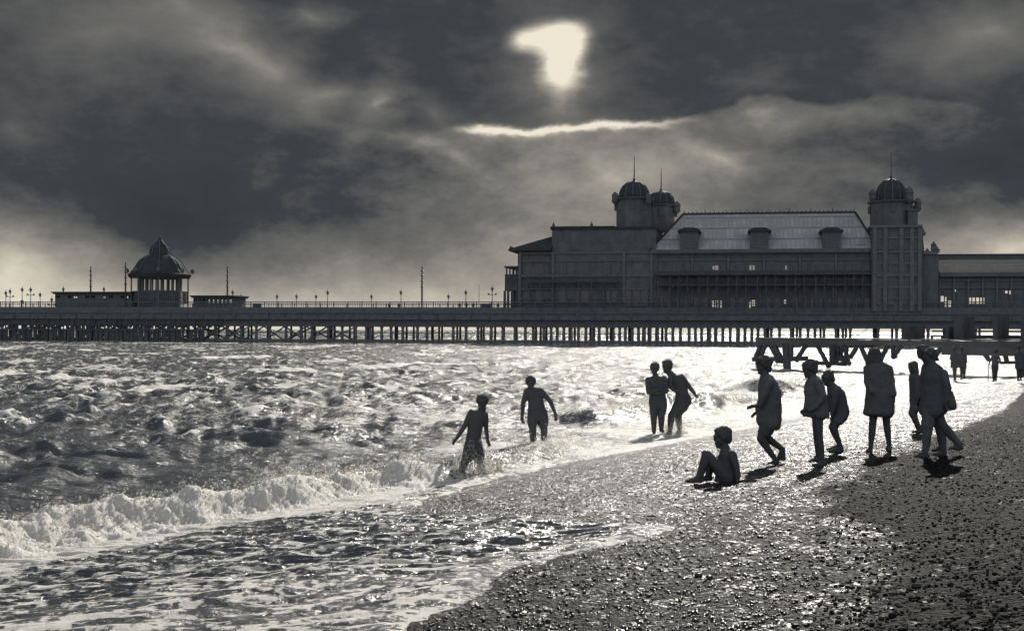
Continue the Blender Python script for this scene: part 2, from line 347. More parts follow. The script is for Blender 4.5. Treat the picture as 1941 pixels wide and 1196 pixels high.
# ------------------------------------------------------------------ sea
BREAK = [  # along-shore from, to, crest offset s, height, front width, back width, wiggle
    (-24, .4, -.25, .29, .28, 1.1, .6), (-6.0, .2, -.75, .28, .24, 1.1, .4), (-.8, 6.5, -.7, .22, .3, 1.2, .5),
    (12.0, 20.0, -3.5, .47, .6, 1.6, .45), (17.5, 24, -2.9, .42, .4, 1.5, .5), (27, 38, -4.4, .55, .5, 2.0, .8)]
def billow(x, y, seed): return np.abs(fbm(x, y, 3, seed)*2-1)
def sea(x, y, sp):
    s, t = st(x, y); T = terr(s, t)
    rg = np.random.default_rng(11); z = np.zeros_like(x)
    deep = sstep(-s, .2, 9)*.85+.15
    main = math.atan2(-.55, .84)
    wx = x+.8*fbm(x*.25, y*.25, 3, 44)*2; wy = y+.8*fbm(x*.25, y*.25, 3, 45)*2
    for i in range(56):
        lam = .34*(11**(i/55.0)); k = 2*math.pi/lam; a = .0125*lam**.78*(.7+.6*rg.random())
        th = main+rg.normal()*.55; ph = rg.random()*6.28
        fade = np.clip((lam/sp-1.3)/1.3, 0, 1)
        ang = k*(wx*math.sin(th)*-1+wy*math.cos(th))+ph
        z += a*fade*(np.exp(np.sin(ang)*.9)-1.2)*.75
    chop = .55+.9*fbm(x*.08, y*.05, 3, 77)
    z = z*deep*chop
    foam = sstep(z, .14, .27)*.45*sstep(-s, 1, 6)
    foam += .9*sstep(fbm(x*.22, y*.13, 5, 61), .63, .74)*sstep(-s, 1, 8)*.7
    foam += (-.02+.40*sstep(t, -4, 16)*sstep(-s, 0, 6)+1.7*(fbm(x*2.8, y*1.3, 5, 141)-.5))*sstep(-s, .5, 4)*.8  # foam grows to the right, carrying the sun glitter as white colour
    foam = np.maximum(foam, 0)
    br = np.zeros_like(x); lump = np.zeros_like(x); supp = np.zeros_like(x)
    for j, (ta_, tb_, sc_, hh_, wf, wb, wg) in enumerate(BREAK):
        e_ = sstep(t, ta_, ta_+1.6)*(1-sstep(t, tb_-2.2, tb_)); c_ = sc_+wg*(fbm(t*.35, t*0+j*3.1, 3, 80+j)-.5)*2
        hv = hh_*e_*(.65+.7*vnoise(t*.9, t*0+j, 90+j)); d = s-c_
        pf = np.where(d > 0, np.exp(-(np.maximum(d, 0)/wf)**2), np.exp(-(np.maximum(-d, 0)/wb)**1.4))
        br = np.maximum(br, hv*pf)
        run = np.where(d > 0, 1-sstep(d+1.5*(fbm(t*1.2, s*1.2, 4, 111)-.5), wf*1.2, wf*1.2+(1.9 if j == 0 else 1.5)), sstep(d, -.28*wb, .02))*e_
        brk = .35+.9*vnoise(t*.55+3, t*0+j*2.2, 95+j)
        if j == 0: brk = brk*.55+.62
        face = 1-(1.0 if j in (1, 3, 4, 5) else .85)*np.exp(-((d-wf*.6)/(wf*.75))**2)*(sstep(vnoise(t*(.7 if j < 3 else .35), t*0+9+j, 99), .2, .45) if j else .15*sstep(vnoise(t*1.1, t*0+9, 98), .5, .6))
        if j in (1, 3, 4, 5): supp = np.maximum(supp, {1: .6, 3: .88}.get(j, 1.0)*sstep(d, -.05, .2)*np.exp(-((d-wf*.55)/(wf*.6))**2)*np.clip(e_*1.4, 0, 1)*(.45+.8*vnoise(t*2.3+s*1.5, s*1.2, 130+j)))
        f_ = run*brk*face; foam = np.maximum(foam, f_*1.15); lump = np.maximum(lump, run*e_*(1.0 if j < 3 else .6)*np.clip(brk*face, 0, 1))
    z = z+br
    lump = lump*(1-.8*np.clip(supp, 0, 1))
    z += lump*(.16*billow(x*1.5, y*1.5, 51)+.07*billow(x*4.3, y*4.3, 52)+.035*billow(x*11, y*11, 53)+.02*billow(x*25, y*25, 54))*sstep(.6/np.maximum(sp, .01), .8, 3)
    # churned white shallows to the right, streaky backwash, sun glitter painted as white foam beyond
    sh = sstep(t, -3, 6)*sstep(s, -6.5, -1.5)
    foam = np.maximum(foam, sh*(.35+.75*fbm(x*.9, y*.5, 5, 63)))
    foam = np.maximum(foam, sstep(t, 0, 12)*sstep(s, -34, -6)*(.22+.66*fbm(x*.5, y*.22, 5, 64)))
    foam += .16*sstep(fbm(x*1.4, y*.8, 4, 68), .5, .72)*sstep(-s, 1, 5)
    # thin sheet of swash running up the shingle
    fe = film_edge(t); h_in = np.where(s < fe, np.minimum((fe-s)*.28, .05), (fe-s)*.5)
    rip = .018*(fbm(s*2.4+.8*fbm(t*1.2, s*2, 3, 72), t*1.15, 4, 71)-.5)*np.clip((fe-s)*2, 0, 1)*sstep(.3/np.maximum(sp, .01), 1, 3)
    rg2 = np.random.default_rng(5)
    for i in range(16):
        lam = .075*(5**(i/15.0)); th = .12+rg2.normal()*.28; q_ = (x+.15*fbm(x*2, y*2, 2, 46))*math.sin(th)+(y+.3*fbm(x*1.3, y*2, 3, 47))*math.cos(th)
        rip += .0035*lam**.6*3.2*np.clip((lam/sp-2)/2, 0, 1)*np.sin(2*math.pi*q_/lam+rg2.random()*6.28)*np.clip((fe-s)*1.5, 0, 1)*(.4+1.2*vnoise(x*.9+i, y*1.7, 48))
    rip += .012*np.sin(s*5.2+3*fbm(s*.8, t*.6, 3, 73))*np.clip((fe-s), 0, 1)
    film = T+h_in+np.where(s < fe, np.maximum(rip*1.1, -.8*h_in), 0)
    film = np.where(s < -.6, film-(-.6-s)*.3, film)
    Z = np.maximum(np.where(s < 4, z+.02-.12*np.maximum(s, 0), -5), film)
    infilm = (film >= z+.019-.12*np.maximum(s, 0)) & (s > -.5)
    ew = .35+.9*vnoise(t*2.1, s*0+4, 70)
    ed = np.exp(-((fe-s-.04)/(.045*ew+.01))**2)*.62*ew+np.exp(-((fe-s-.35)/.3)**2)*.36
    lace = np.clip(.45+.10*sstep(-t, 9.5, 12.5)-.10*sstep(t, -10, -7)+1.7*(fbm(x*6+.6*y, y*17, 4, 69)-.5)+.4*(fbm(x*1.2, y*2.6, 3, 66)-.5), 0, 1)*(s > 0)
    foam = np.where(infilm, np.maximum(foam*(s < 1.6), np.maximum(ed, lace)), foam)
    foam = np.where(infilm & (t > -5) & (s < fe), np.maximum(foam, .3+.5*fbm(s*3, t*1.4, 4, 67)), foam)
    foam = foam*(1-np.clip(supp*1.25, 0, 1))
    return Z, np.clip(foam, 0, 1.2)
# rows follow the perspective: closer together near the viewer
py_rows = np.concatenate([np.arange(1700, 1220, -6), np.arange(1220, 760, -1.0), np.arange(760, 640, -.5), np.arange(640, 629, -.5)])
yr = np.concatenate([CAMH*F/(py_rows-HZ), [2500, 3500, 5000, 8000]])
pc = np.concatenate([np.arange(-1500, -60, 12), np.arange(-60, 2000, 1.5), np.arange(2000, 3400, 12)])
PX, YW = np.meshgrid(pc, yr); XW = (PX-CXP)/F*YW
SPC = np.repeat(np.gradient(yr)[:, None], len(pc), 1); SPC = np.maximum(np.abs(SPC)*.6, YW*1.5/F)
ZW, FO = sea(XW, YW, SPC)
far = sstep(YW, 600, 3000); ZW = ZW*(1-far)
m = bpy.data.materials.new('sea_water'); m.use_nodes = True; t = NT(m.node_tree); t.N.clear()
tcn = t.n('ShaderNodeTexCoord').outputs['Object']; fo = t.n('ShaderNodeAttribute', attribute_name='foam').outputs['Fac']
st1 = t.n('ShaderNodeMapping', {'Vector': tcn, 'Rotation': (0, 0, -.5), 'Scale': (1, 1.7, 1)}).outputs[0]
fn = t.noise(st1, 2.6, 8, .68).outputs[0]; fn2 = t.noise(st1, 14, 5, .65).outputs[0]
v1 = t.n('ShaderNodeTexVoronoi', {'Vector': st1, 'Scale': 5.0}, feature='DISTANCE_TO_EDGE').outputs[0]
web = t.m('SUBTRACT', .10, v1)
fm = t.m('ADD', fo, t.m('ADD', t.m('MULTIPLY', t.m('SUBTRACT', fn, .5), 1.5), t.m('ADD', t.m('MULTIPLY', t.m('SUBTRACT', fn2, .5), 1.5), t.m('MULTIPLY', web, .6))))
ff = t.sm(fm, .46, .74)
w1 = t.noise(st1, 5.0, 6, .62).outputs[0]; w2 = t.noise(st1, 1.1, 4, .6).outputs[0]
bmp = t.n('ShaderNodeBump', {'Strength': 1.0, 'Distance': .11, 'Height': t.m('ADD', t.m('MULTIPLY', w1, .6), t.m('ADD', t.m('MULTIPLY', w2, 2.2), t.m('MULTIPLY', t.noise(st1, 2.4, 5, .62).outputs[0], 1.3)))}).outputs[0]
wat = t.n('ShaderNodeBsdfPrincipled', {'Base Color': (.105, .110, .116, 1), 'Roughness': .17, 'IOR': 1.333, 'Normal': bmp})
fb = t.n('ShaderNodeBump', {'Strength': .8, 'Distance': .05, 'Height': t.noise(tcn, 22, 6, .7).outputs[0]}).outputs[0]
fdi = t.n('ShaderNodeBsdfPrincipled', {'Base Color': (.80, .77, .70, 1), 'Roughness': .7, 'Normal': fb, 'Subsurface Weight': .8, 'Subsurface Radius': (1, 1, 1), 'Subsurface Scale': .06})
ftr = t.n('ShaderNodeBsdfTranslucent', {'Color': (.80, .77, .70, 1), 'Normal': fb})
fms = t.n('ShaderNodeMixShader', {0: .12, 1: fdi.outputs[0], 2: ftr.outputs[0]})
mx = t.n('ShaderNodeMixShader', {0: ff, 1: wat.outputs[0], 2: fms.outputs[0]}); t.n('ShaderNodeOutputMaterial', {0: mx.outputs[0]}); M_SEA = m
seao = grid_mesh('sea', XW, YW, ZW, {'foam': FO}, M_SEA); tag(seao, kind='structure')
def sea_z(x, y):
    z, f = sea(np.array([[float(x)]]), np.array([[float(y)]]), np.array([[.02]])); return float(z[0, 0])

M_SPRAY = bpy.data.materials.new('spray'); M_SPRAY.use_nodes = True; t = NT(M_SPRAY.node_tree); t.N.clear()
d_ = t.n('ShaderNodeBsdfPrincipled', {'Base Color': (.92, .9, .84, 1), 'Roughness': .45, 'Transmission Weight': .85, 'IOR': 1.2})
t.n('ShaderNodeOutputMaterial', {0: d_.outputs[0]})
def droplets(name, pts, rad, label, cat):
    base, fc = ICO[1]; fc = np.array(fc); n = len(pts)
    V = (base[None]*(np.asarray(rad)[:, None, None]*(1+.6*(RNG.random((n, 1, 3))-.3)))+np.asarray(pts)[:, None, :]).reshape(-1, 3)
    me = mesh_np(name, V, (fc[None]+(np.arange(n)*len(base))[:, None, None]).reshape(-1, 3), True); me.materials.append(M_SPRAY)
    o = bpy.data.objects.new(name, me); COL.objects.link(o); return tag(o, label, cat, kind='stuff')
# spray thrown off the breaking crests
pts_ = []; rad_ = []
for j, (ta_, tb_, sc_, hh_, wf, wb, wg) in enumerate(BREAK[:6]):
    n = int((tb_-ta_)*(200 if j < 3 else 120)); tt_ = RNG.uniform(ta_+1, tb_-.8, n)
    c_ = sc_+wg*(fbm(tt_*.35, tt_*0+j*3.1, 3, 80+j)-.5)*2
    cl = vnoise(tt_*1.7, tt_*0+j, 120+j); s_ = c_+RNG.normal(0, .22, n)+.12
    x = P0[0]+NX*s_+AX*tt_; y = P0[1]+NY*s_+AY*tt_; z, _ = sea(x[None], y[None], np.full((1, n), .03)); z = z[0]
    z = z+RNG.exponential(.07, n)*cl*1.6
    pts_.append(np.stack([x, y, z], -1)); rad_.append(.004+.013*RNG.random(n)**2)
droplets('sea_spray', np.concatenate(pts_), np.concatenate(rad_), 'fine white spray flying off the breaking wave crests', 'spray')
def splash(cx, cy, z0, n, rx, hgt, label):
    a = RNG.random(n)*6.283; h = RNG.random(n)**1.6; r = rx*(.45+.55*RNG.random(n))*(1-.55*h)
    x = cx+r*np.cos(a); y = cy+r*np.sin(a)*.7; z = z0+h*hgt*(.7+.3*np.sin(a*3))
    droplets('splash', np.stack([x, y, z], -1), .004+.012*RNG.random(n)**2*(1-.5*h), label, 'splash')
# ------------------------------------------------------------------ pier frame
class Frame:
    def __init__(s, px0, d0, px1, d1):
        s.A = np.array([(px0-CXP)/F*d0, d0]); B = np.array([(px1-CXP)/F*d1, d1]); e = B-s.A; s.e = e/np.linalg.norm(e); s.n = np.array([-s.e[1], s.e[0]])
        s.rz = math.atan2(s.e[1], s.e[0])
    def p(s, px, py, v=0.0):
        px, py = unroll(px, py)
        d = np.array([(px-CXP)/F, 1.0]); k = (s.A@s.n+v)/(d@s.n); u = (k*d-s.A)@s.e
        return float(u), v, float(CAMH-(py-HZ)/F*k)
    def u(s, px, v=0.0): return s.p(px, 600, v)[0]
    def w(s, u, v, z=0.0): q = s.A+s.e*u+s.n*v; return (float(q[0]), float(q[1]), z)
    def root(s, name, u, v, z, **k): return empty(name, s.w(u, v, z), s.rz, **k)
PF = Frame(0, 262, 1941, 228)
# ------------------------------------------------------------------ pier
DZ = PF.p(970, 584)[2]      # walking level / parapet foot
ZB = PF.p(970, 620)[2]      # underside of the girders
U0, U1 = PF.u(-420), PF.u(2420); VW = 17.0
pier = PF.root('pier', 0, 0, 0, label='long iron and timber seaside pier standing on rows of dark piles in the sea', cat='pier')
a = Acc().box(U0, U1, -.3, VW+.3, DZ-.9, DZ-.6)
a.obj('deck', M_DECK, pier)
a = Acc(); a.box(U0, U1, -.25, .05, DZ-2.2, DZ-.905); a.box(U0, U1, -.45, .1, DZ-1.05, DZ-.903)
u = U0
while u < U1:
    a.box(u, u+.18, -.42, -.26, DZ-2.15, DZ-1.06); u += 3.3
a.obj('fascia_board', M_IRON, pier)
a = Acc()
for v in (0.6, 5.5, 11, 16.4): a.box(U0, U1, v-.2, v+.2, ZB, DZ-.905)
u = U0
while u < U1:
    a.box(u, u+.3, .85, 16.15, ZB+.1, DZ-.91); u += 3.2
a.obj('girder', M_IRON, pier)
a = Acc(); u = U0
while u < U1:                       # lattice under the deck edge
    a.beam((u, .35, ZB+.05), (u+1.6, .35, DZ-2.2), .12); a.beam((u+1.6, .35, DZ-2.25), (u+3.2, .35, ZB), .12); u += 3.2
a.obj('lattice', M_IRON, pier)
ul = PF.u(420)
a = Acc(); a.box(U0, ul, .12, .3, ZB+.2, DZ-.95)
for k in range(int((ul-U0)/1.1)):
    if random.random() < .8: a.box(U0+k*1.1, U0+k*1.1+.7, .02, .11, ZB-.3-random.random()*.5, DZ-1.2)
a.obj('plank_cladding', M_WOOD, pier)
# railing: solid parapet foot, rails, balusters
for v, nm in ((0, 'railing'), (VW, 'railing')):
    a = Acc(); a.box(U0, U1, v-.06, v+.06, DZ-.6, DZ+.12); zt = DZ+1.15
    a.box(U0, U1, v-.08, v+.08, zt-.10, zt+.06); a.box(U0, U1, v-.03, v+.03, DZ+.55, DZ+.60)
    u = U0; i = 0
    while u < U1:
        ww = .16 if i % 6 == 0 else .045
        a.box(u-ww/2, u+ww/2, v-ww/2, v+ww/2, DZ+.1, zt-.05); u += .46; i += 1
    a.obj(nm, M_IRON, pier)
# piles
pm = Acc(); pm.tube([(0, 0, -5), (0, 0, -.2), (0, 0, ZB+.05)], [.34, .30, .26], 10); pm.tube([(0, 0, ZB-.35), (0, 0, ZB+.02)], [.26, .42], 10)
pm.tube([(0, 0, 1.2), (0, 0, 1.35)], [.36, .36], 10)
pmesh = pm.mesh('pile', True); pmesh.materials.append(M_IRON)
spots = []
gx = [700, 722, 740, 762, 790, 808, 858, 882, 905, 930, 952, 975, 1010, 1030, 1055, 1082, 1110, 1135, 1150, 1185, 1210, 1232, 1262, 1290, 1330, 1370, 1412, 1450, 1478, 1500, 1517, 1532, 1545, 1562, 1585, 1598, 995, 1044, 1068, 1096, 1122, 1162, 1174, 1198, 1221, 1246, 1275, 1306, 1318, 1345, 1357, 1384, 1398, 1425, 1437, 1462, 1612, 1665, 1700, 1725, 1760, 1800, 1850, 1900]
for px in gx: spots.append((PF.u(px), .6))
for px in range(-60, 700, 26): spots.append((PF.u(px+random.uniform(-5, 5)), .6))
spots = sorted(spots)
for v in (5.5,):
    for px in list(range(10, 1240, 44))+list(range(1250, 1941, 62)): spots.append((PF.u(px+random.uniform(-10, 10), v), v))
spots = spots[:100]
for (u, v) in spots:
    o = bpy.data.objects.new('pile', pmesh); COL.objects.link(o); o.parent = pier; o.location = (u, v, 0); o.rotation_euler = (random.uniform(-.01, .01), random.uniform(-.008, .008), random.random()*3)
rest = Acc()
for v in (11, 16.4):
    for px in list(range(-300, 640, 30))+list(range(640, 1250, 34))+list(range(1250, 2300, 50)):
        u = PF.u(px+random.uniform(-12, 12), v); rest.tube([(u, v, -5), (u, v, ZB+.05)], [.26, .22], 8)
for v in (.6, 5.5):
    for px in list(range(-400, -70, 40))+list(range(1960, 2400, 50)):
        u = PF.u(px, v); rest.tube([(u, v, -5), (u, v, ZB+.05)], [.22, .18], 8)
tag(rest.obj('pile', M_IRON, pier), kind='stuff')
br = Acc()
for px in range(-60, 660, 40):
    for v in (.6, 5.5):
        ua, ub = PF.u(px, v), PF.u(px+random.choice((40, 55)), v)
        br.beam((ua, v, .2), (ub, v, ZB), .26)
        if random.random() < .8: br.beam((ub, v, .2), (ua, v, ZB), .26)
for px in range(700, 1700, 90):
    v = 11; ua, ub = PF.u(px, v), PF.u(px+45, v); br.beam((ua, v, .2), (ub, v, ZB), .09)
for v in (.6, 5.5): br.box(U0, U1, v-.09, v+.09, 1.78, 1.92)
br.box(U0, U1, .2, .5, .12, .62)
br.obj('cross_brace', M_IRON, pier)
# landing stage under the left half
ls = PF.root('landing_stage', PF.u(200), 1.0, 0, label='dark timber landing stage crowded with piles below the left end of the pier', cat='landing stage')
a = Acc(); uo = PF.u(200)
a.box(PF.u(-80)-uo, PF.u(392)-uo, -1.6, 4, 2.1, 2.4); a.obj('platform', M_WOOD, ls)
a = Acc(); u = PF.u(-80)-uo
while u < PF.u(390)-uo:
    ww = random.uniform(.3, 1.0); zb_ = -1
    if random.random() < .93: a.box(u, u+ww, -1.45+random.uniform(-.05, .05), -1.2, zb_, 2.75+random.uniform(-.5,.2) if random.random() < .6 else 2.1)
    a.box(u, u+.2, -1.6, -1.46, 2.4, 3.2); u += ww+random.uniform(.08, .3)
a.box(PF.u(-80)-uo, PF.u(392)-uo, -1.62, -1.44, 3.2, 3.32)
a.obj('fender_pile', M_WOOD, ls)

def poly_prism(acc, pts, v0, v1):
    n = len(pts); V = [(x, v0, z) for x, z in pts]+[(x, v1, z) for x, z in pts]
    acc.add(V, [tuple(range(n)), tuple(range(2*n-1, n-1, -1))]+[(i, i+n, (i+1) % n+n, (i+1) % n) for i in range(n)])
def wall(acc, u0, u1, z0, z1, v, th, holes):
    """vertical wall slab along u with rectangular openings (ua, ub, za, zb) that really go through"""
    us = sorted({u0, u1, *[min(max(h[i], u0), u1) for h in holes for i in (0, 1)]}); zs = sorted({z0, z1, *[h[i] for h in holes for i in (2, 3)]})
    for i in range(len(us)-1):
        j = 0
        while j < len(zs)-1:
            def hole(j): cu, cz = (us[i]+us[i+1])/2, (zs[j]+zs[j+1])/2; return any(h[0] < cu < h[1] and h[2] < cz < h[3] for h in holes)
            if hole(j): j += 1; continue
            k = j
            while k+1 < len(zs)-1 and not hole(k+1): k += 1
            acc.box(us[i], us[i+1], v, v+th, zs[j], zs[k+1]); j = k+1
# ---- lamp posts
def lamp(name, h, kind):
    r = empty(name, (0, 0, 0)); a = Acc()
    a.lathe(0, 0, [(.16, 0), (.16, .25), (.09, .4), (.07, h*.6), (.055, h-.35), (.09, h-.3), (.12, h-.25)], 10)
    if kind == 'cross': a.beam((-.7, 0, h-.9), (.7, 0, h-.9), .1); a.ell((-.7, 0, h-.8), (.18, .18, .2)); a.ell((.7, 0, h-.8), (.18, .18, .2))
    if kind == 'ring': a.ell((0, 0, h*.45), (.36, .36, .36)); 
    a.obj('post', M_IRON, r, smooth=False)
    b = Acc(); b.lathe(0, 0, [(.13, h-.25), (.27, h+.15), (.24, h+.2)], 8); b.obj('lantern', M_LANT, r)
    c = Acc(); c.lathe(0, 0, [(.36, h+.2), (.22, h+.38), (.07, h+.5), (.05, h+.72), (.01, h+.85)], 8); c.obj('lamp_cap', M_IRON, r)
    return r
protos = {}
def put_lamp(px, py, v, zb, kind, label, group):
    u, _, zt = PF.p(px, py, v); h = round((zt-zb-.75)*3)/3.0; key = (h, kind)
    if key not in protos: protos[key] = lamp('lamp_post', h, kind); o = protos[key]; o.location = PF.w(u, v, zb); o.rotation_euler.z = PF.rz
    else: o = copy_thing(protos[key], PF.w(u, v, zb), PF.rz)
    tag(o, label, 'lamp post', group)
LB = 'short lamp post rising over the far railing between the kiosk and the pavilion'
for px, py in ((457, 557), (525, 558), (562, 557), (599, 557), (704, 557), (850, 557)): put_lamp(px, py, VW-.4, DZ-.6, 'plain', LB, 'short lamp posts along the far railing')
for px, py, kk, lb in ((621, 550, 'plain', 'tall lamp post halfway between the low shelter and the middle mast'), (760, 549, 'plain', 'taller lamp post just left of the tall mast in the middle of the pier'), (883, 547, 'plain', 'thick tall lamp post between the middle mast and the pavilion'), (933, 543, 'cross', 'lamp post with short cross arm right beside the pavilion verandah')):
    put_lamp(px, py, .5, DZ-.6, kk, lb, 'tall lamp posts along the near railing')
for px, py, kk, lb in ((11, 551, 'plain', 'short lamp post at the far left edge of the pier'), (19, 547, 'cross', 'lamp post with a cross arm near the far left edge of the pier'), (42, 545, 'ring', 'lamp post with a round ball halfway up its shaft at left end'), (58, 543, 'cross', 'lamp post with wide cross arm and pointed lantern at left end'), (76, 552, 'plain', 'slim lamp post nearest left of the flat roofed shelter'), (98, 562, 'cross', 'low lamp post with cross arm touching the corner of the flat roofed shelter')):
    put_lamp(px, py, 1.2, DZ-.6, kk, lb, 'lamp posts at the left end of the pier')
zr = PF.p(180, 553)[2]
for px, py, lb in ((120, 544, 'little lantern above the left corner of the flat roofed shelter'), (197, 544, 'little lantern above the flat roofed shelter between mast and kiosk'), (441, 549, 'little lantern at the right end of the low roofed shelter beside a mast')):
    put_lamp(px, py, 9.6, DZ-.6, 'plain', lb, 'lanterns behind the shelters')
def mast(px, pyt, v, zb, lb, r0=.17, knob=True):
    u, _, zt = PF.p(px, pyt, v); r = PF.root('mast', u, v, zb, label=lb, cat='mast'); h = zt-zb
    a = Acc(); a.lathe(0, 0, [(r0*1.6, 0), (r0*1.6, .6), (r0, .8), (r0, h*.55), (r0*.6, h)], 8); a.obj('pole', M_WOOD, r)
    if knob:
        for f_ in (.55, .68, .8, .9):
            b = Acc(); b.lathe(0, 0, [(r0*.9, h*f_-.15), (r0*2.0, h*f_), (r0*.8, h*f_+.15)], 8); b.obj('insulator', M_IRON, r)
mast(172, 505, 2, DZ-.6, 'tall mast rising behind the flat roofed shelter left of the kiosk')
mast(238, 497, 1.2, DZ-.6, 'tall mast touching the left eave of the domed kiosk')
mast(431, 505, 2, DZ-.6, 'tall mast at the right end of the low shelter right of the kiosk')
mast(800, 505, 2, DZ-.6, 'lone tall mast above the open railing midway between kiosk and pavilion')
mast(908, 540, 8, DZ-.6, 'very thin leaning pole close to the left of the pavilion', .05, False)
# ---- domed kiosk
KU, _, _ = PF.p(303, 500, 5.0); kr = PF.root('kiosk', KU, 5.0, DZ-.6, label='domed octagonal pier kiosk with ogee roof, finial and slim columns', cat='kiosk')
kz = lambda py: PF.p(303, py, 5.0)[2]-(DZ-.6); mp_ = .1045
a = Acc(); prof = [(57, 527), (60, 521), (54, 518), (48, 511), (43, 502), (37, 494), (28, 487.5), (19, 484), (18.5, 478), (17.5, 472), (13.5, 465), (8, 460), (4, 456), (1.6, 450)]
a.lathe(0, 0, [(r*mp_, kz(y)) for r, y in prof], 16, math.pi/16); rf = a.obj('roof', M_LEAD, kr)
b = Acc()
for k in range(8):
    t0 = math.pi/8+k*math.pi/4
    for (r1, y1), (r2, y2) in zip(prof[2:-2], prof[3:-1]):
        b.beam((r1*mp_*math.cos(t0), r1*mp_*math.sin(t0), kz(y1)+.05), (r2*mp_*math.cos(t0), r2*mp_*math.sin(t0), kz(y2)+.05), .16)
    b.ell((60*mp_*math.cos(t0), 60*mp_*math.sin(t0), kz(514)), (.45, .45, .55), lv=1)
b.obj('roof_rib', M_IRON, rf)
b = Acc(); b.lathe(0, 0, [(.3, kz(452)), (.12, kz(450)), (.22, kz(448)), (.05, kz(446)), (.02, kz(440))], 8); b.obj('finial', M_IRON, rf)
a = Acc(); cm = Acc(); cm.lathe(0, 0, [(.3, 0), (.3, .3), (.16, .5), (.14, kz(530)), (.34, kz(526))], 8)
for k in range(8):
    t0 = math.pi/8+k*math.pi/4; o = cm.obj('column', M_IRON, kr) if k == 0 else None
    if k: o = c0.copy(); COL.objects.link(o)
    else: c0 = o
    o.location = (52*mp_*math.cos(t0), 52*mp_*math.sin(t0), 0); o.parent = kr
R_ = 40*mp_; a = Acc()
a.lathe(0, 0, [(R_, 0), (R_, kz(551))], 16); a.lathe(0, 0, [(R_, kz(529)), (R_*1.02, kz(524))], 16)
a.obj('wall', M_WALL, kr)
for k in range(24):
    t0 = k*math.pi/12; Acc().beam((R_*.98*math.cos(t0), R_*.98*math.sin(t0), kz(551)-.02), (R_*.98*math.cos(t0), R_*.98*math.sin(t0), kz(528.9)), .22 if k % 2 else .36, .2).obj('glazing_bar', M_TRIM, kr)
a = Acc()
for k in range(8):
    t0 = math.pi/8+k*math.pi/4; t1 = t0+math.pi/4; p_ = lambda t, y: (52*mp_*math.cos(t), 52*mp_*math.sin(t), kz(y))
    a.beam(p_(t0, 553), p_(t1, 553), .14); a.beam(p_(t0, 565), p_(t1, 565), .1)
    for q in range(1, 9):
        f_ = q/9; A1 = Vector(p_(t0, 553)).lerp(Vector(p_(t1, 553)), f_); A2 = Vector(p_(t0, 575)).lerp(Vector(p_(t1, 575)), f_); a.beam(A1, A2, .09)
a.obj('balustrade', M_IRON, kr)
# ---- flat roofed shelters each side of the kiosk
def shelter(x0, x1, pyt, v0, v1, lb, nwin, z0=DZ-.6, open_=False):
    u0, u1 = PF.u(x0, v0), PF.u(x1, v0); zt = PF.p((x0+x1)/2, pyt, v0)[2]; r = PF.root('shelter', (u0+u1)/2, v0, z0, label=lb, cat='shelter'); L_ = (u1-u0)/2; H_ = zt-z0
    Acc().box(-L_-.5, L_+.5, -.6, v1-v0+.6, H_-.22, H_).box(-L_-.3, L_+.3, -.4, v1-v0+.4, H_-.45, H_-.222).obj('roof', M_LEAD, r)
    hs = []; st_ = 2*L_/nwin
    for k in range(nwin):
        if open_ or k % 3 != 1: hs.append((-L_+k*st_+st_*.18, -L_+(k+1)*st_-st_*.18, H_-(1.45 if open_ else 1.25), H_-(.62 if open_ else .75)))
    a = Acc(); wall(a, -L_, L_, 0, H_-.451, 0, .15, hs); wall(a, -L_, L_, 0, H_-.451, v1-v0-.15, .15, hs if open_ else hs[::3])
    a.box(-L_, -L_+.15, .151, v1-v0-.151, 0, H_-.452); a.box(L_-.15, L_, .151, v1-v0-.151, 0, H_-.452); a.obj('wall', M_WALL, r)
    g = Acc()
    for h in hs:
        c_ = (h[0]+h[1])/2; g.box(c_-.04, c_+.04, .02, .12, h[2], h[3]); g.box(h[0]-.06, h[1]+.06, -.08, -.003, h[2]-.12, h[2]-.01)
    g.obj('window_frame', M_TRIM, r)
shelter(104, 249, 553, 1.5, 8.5, 'long low shelter with a flat roof joined to the left of the domed kiosk', 13)
shelter(366, 440, 560, 1.5, 8.5, 'short low shelter with a flat roof to the right of the domed kiosk', 9, open_=True)
# tiny promenaders and benches behind the railing
def promenader(px, v, lb, h=1.6):
    u = PF.u(px, v); x, y, _ = PF.w(u, v); z = DZ-.6; a = Acc(); s_ = h/1.7
    a.loft([(Vector((0, 0, 0.0)), .08*s_, .08*s_), (Vector((0, 0, .5*s_)), .13*s_, .12*s_), (Vector((0, 0, .8*s_)), .20*s_, .15*s_), (Vector((0, 0, 1.15*s_)), .19*s_, .14*s_), (Vector((0, 0, 1.40*s_)), .22*s_, .12*s_), (Vector((0, 0, 1.47*s_)), .07*s_, .07*s_), (Vector((0, 0, 1.52*s_)), .06*s_, .06*s_)])
    a.ell((0, 0, 1.62*s_), (.085*s_, .1*s_, .12*s_)); a.tube([(-.22*s_, 0, 1.36*s_), (-.27*s_, -.05, 1.08*s_), (-.2*s_, -.25, 1.0*s_)], [.055, .045, .04]); a.tube([(.22*s_, 0, 1.36*s_), (.27*s_, -.05, 1.08*s_), (.2*s_, -.25, 1.0*s_)], [.055, .045, .04])
    o = a.obj('person', M_CLOTH['dark'], smooth=True); o.location = (x, y, z); tag(o, lb, 'person', 'distant figures behind the pier railing')
for px, lb in ((756, 'tiny figure leaning on the pier railing left of the middle mast'), (738, 'tiny figure alone at the railing a little left of the middle lamp post'), (871, 'tiny figure at the pier railing beside the thick lamp post'), (884, 'tiny figure at the railing right behind the thick lamp post'), (897, 'tiny bent figure at the pier railing near the pavilion'), (928, 'tiny figure at the railing under the cross armed lamp'), (944, 'tiny figure at the railing next to the pavilion verandah')):
    promenader(px, .45, lb, random.uniform(1.5, 1.75))
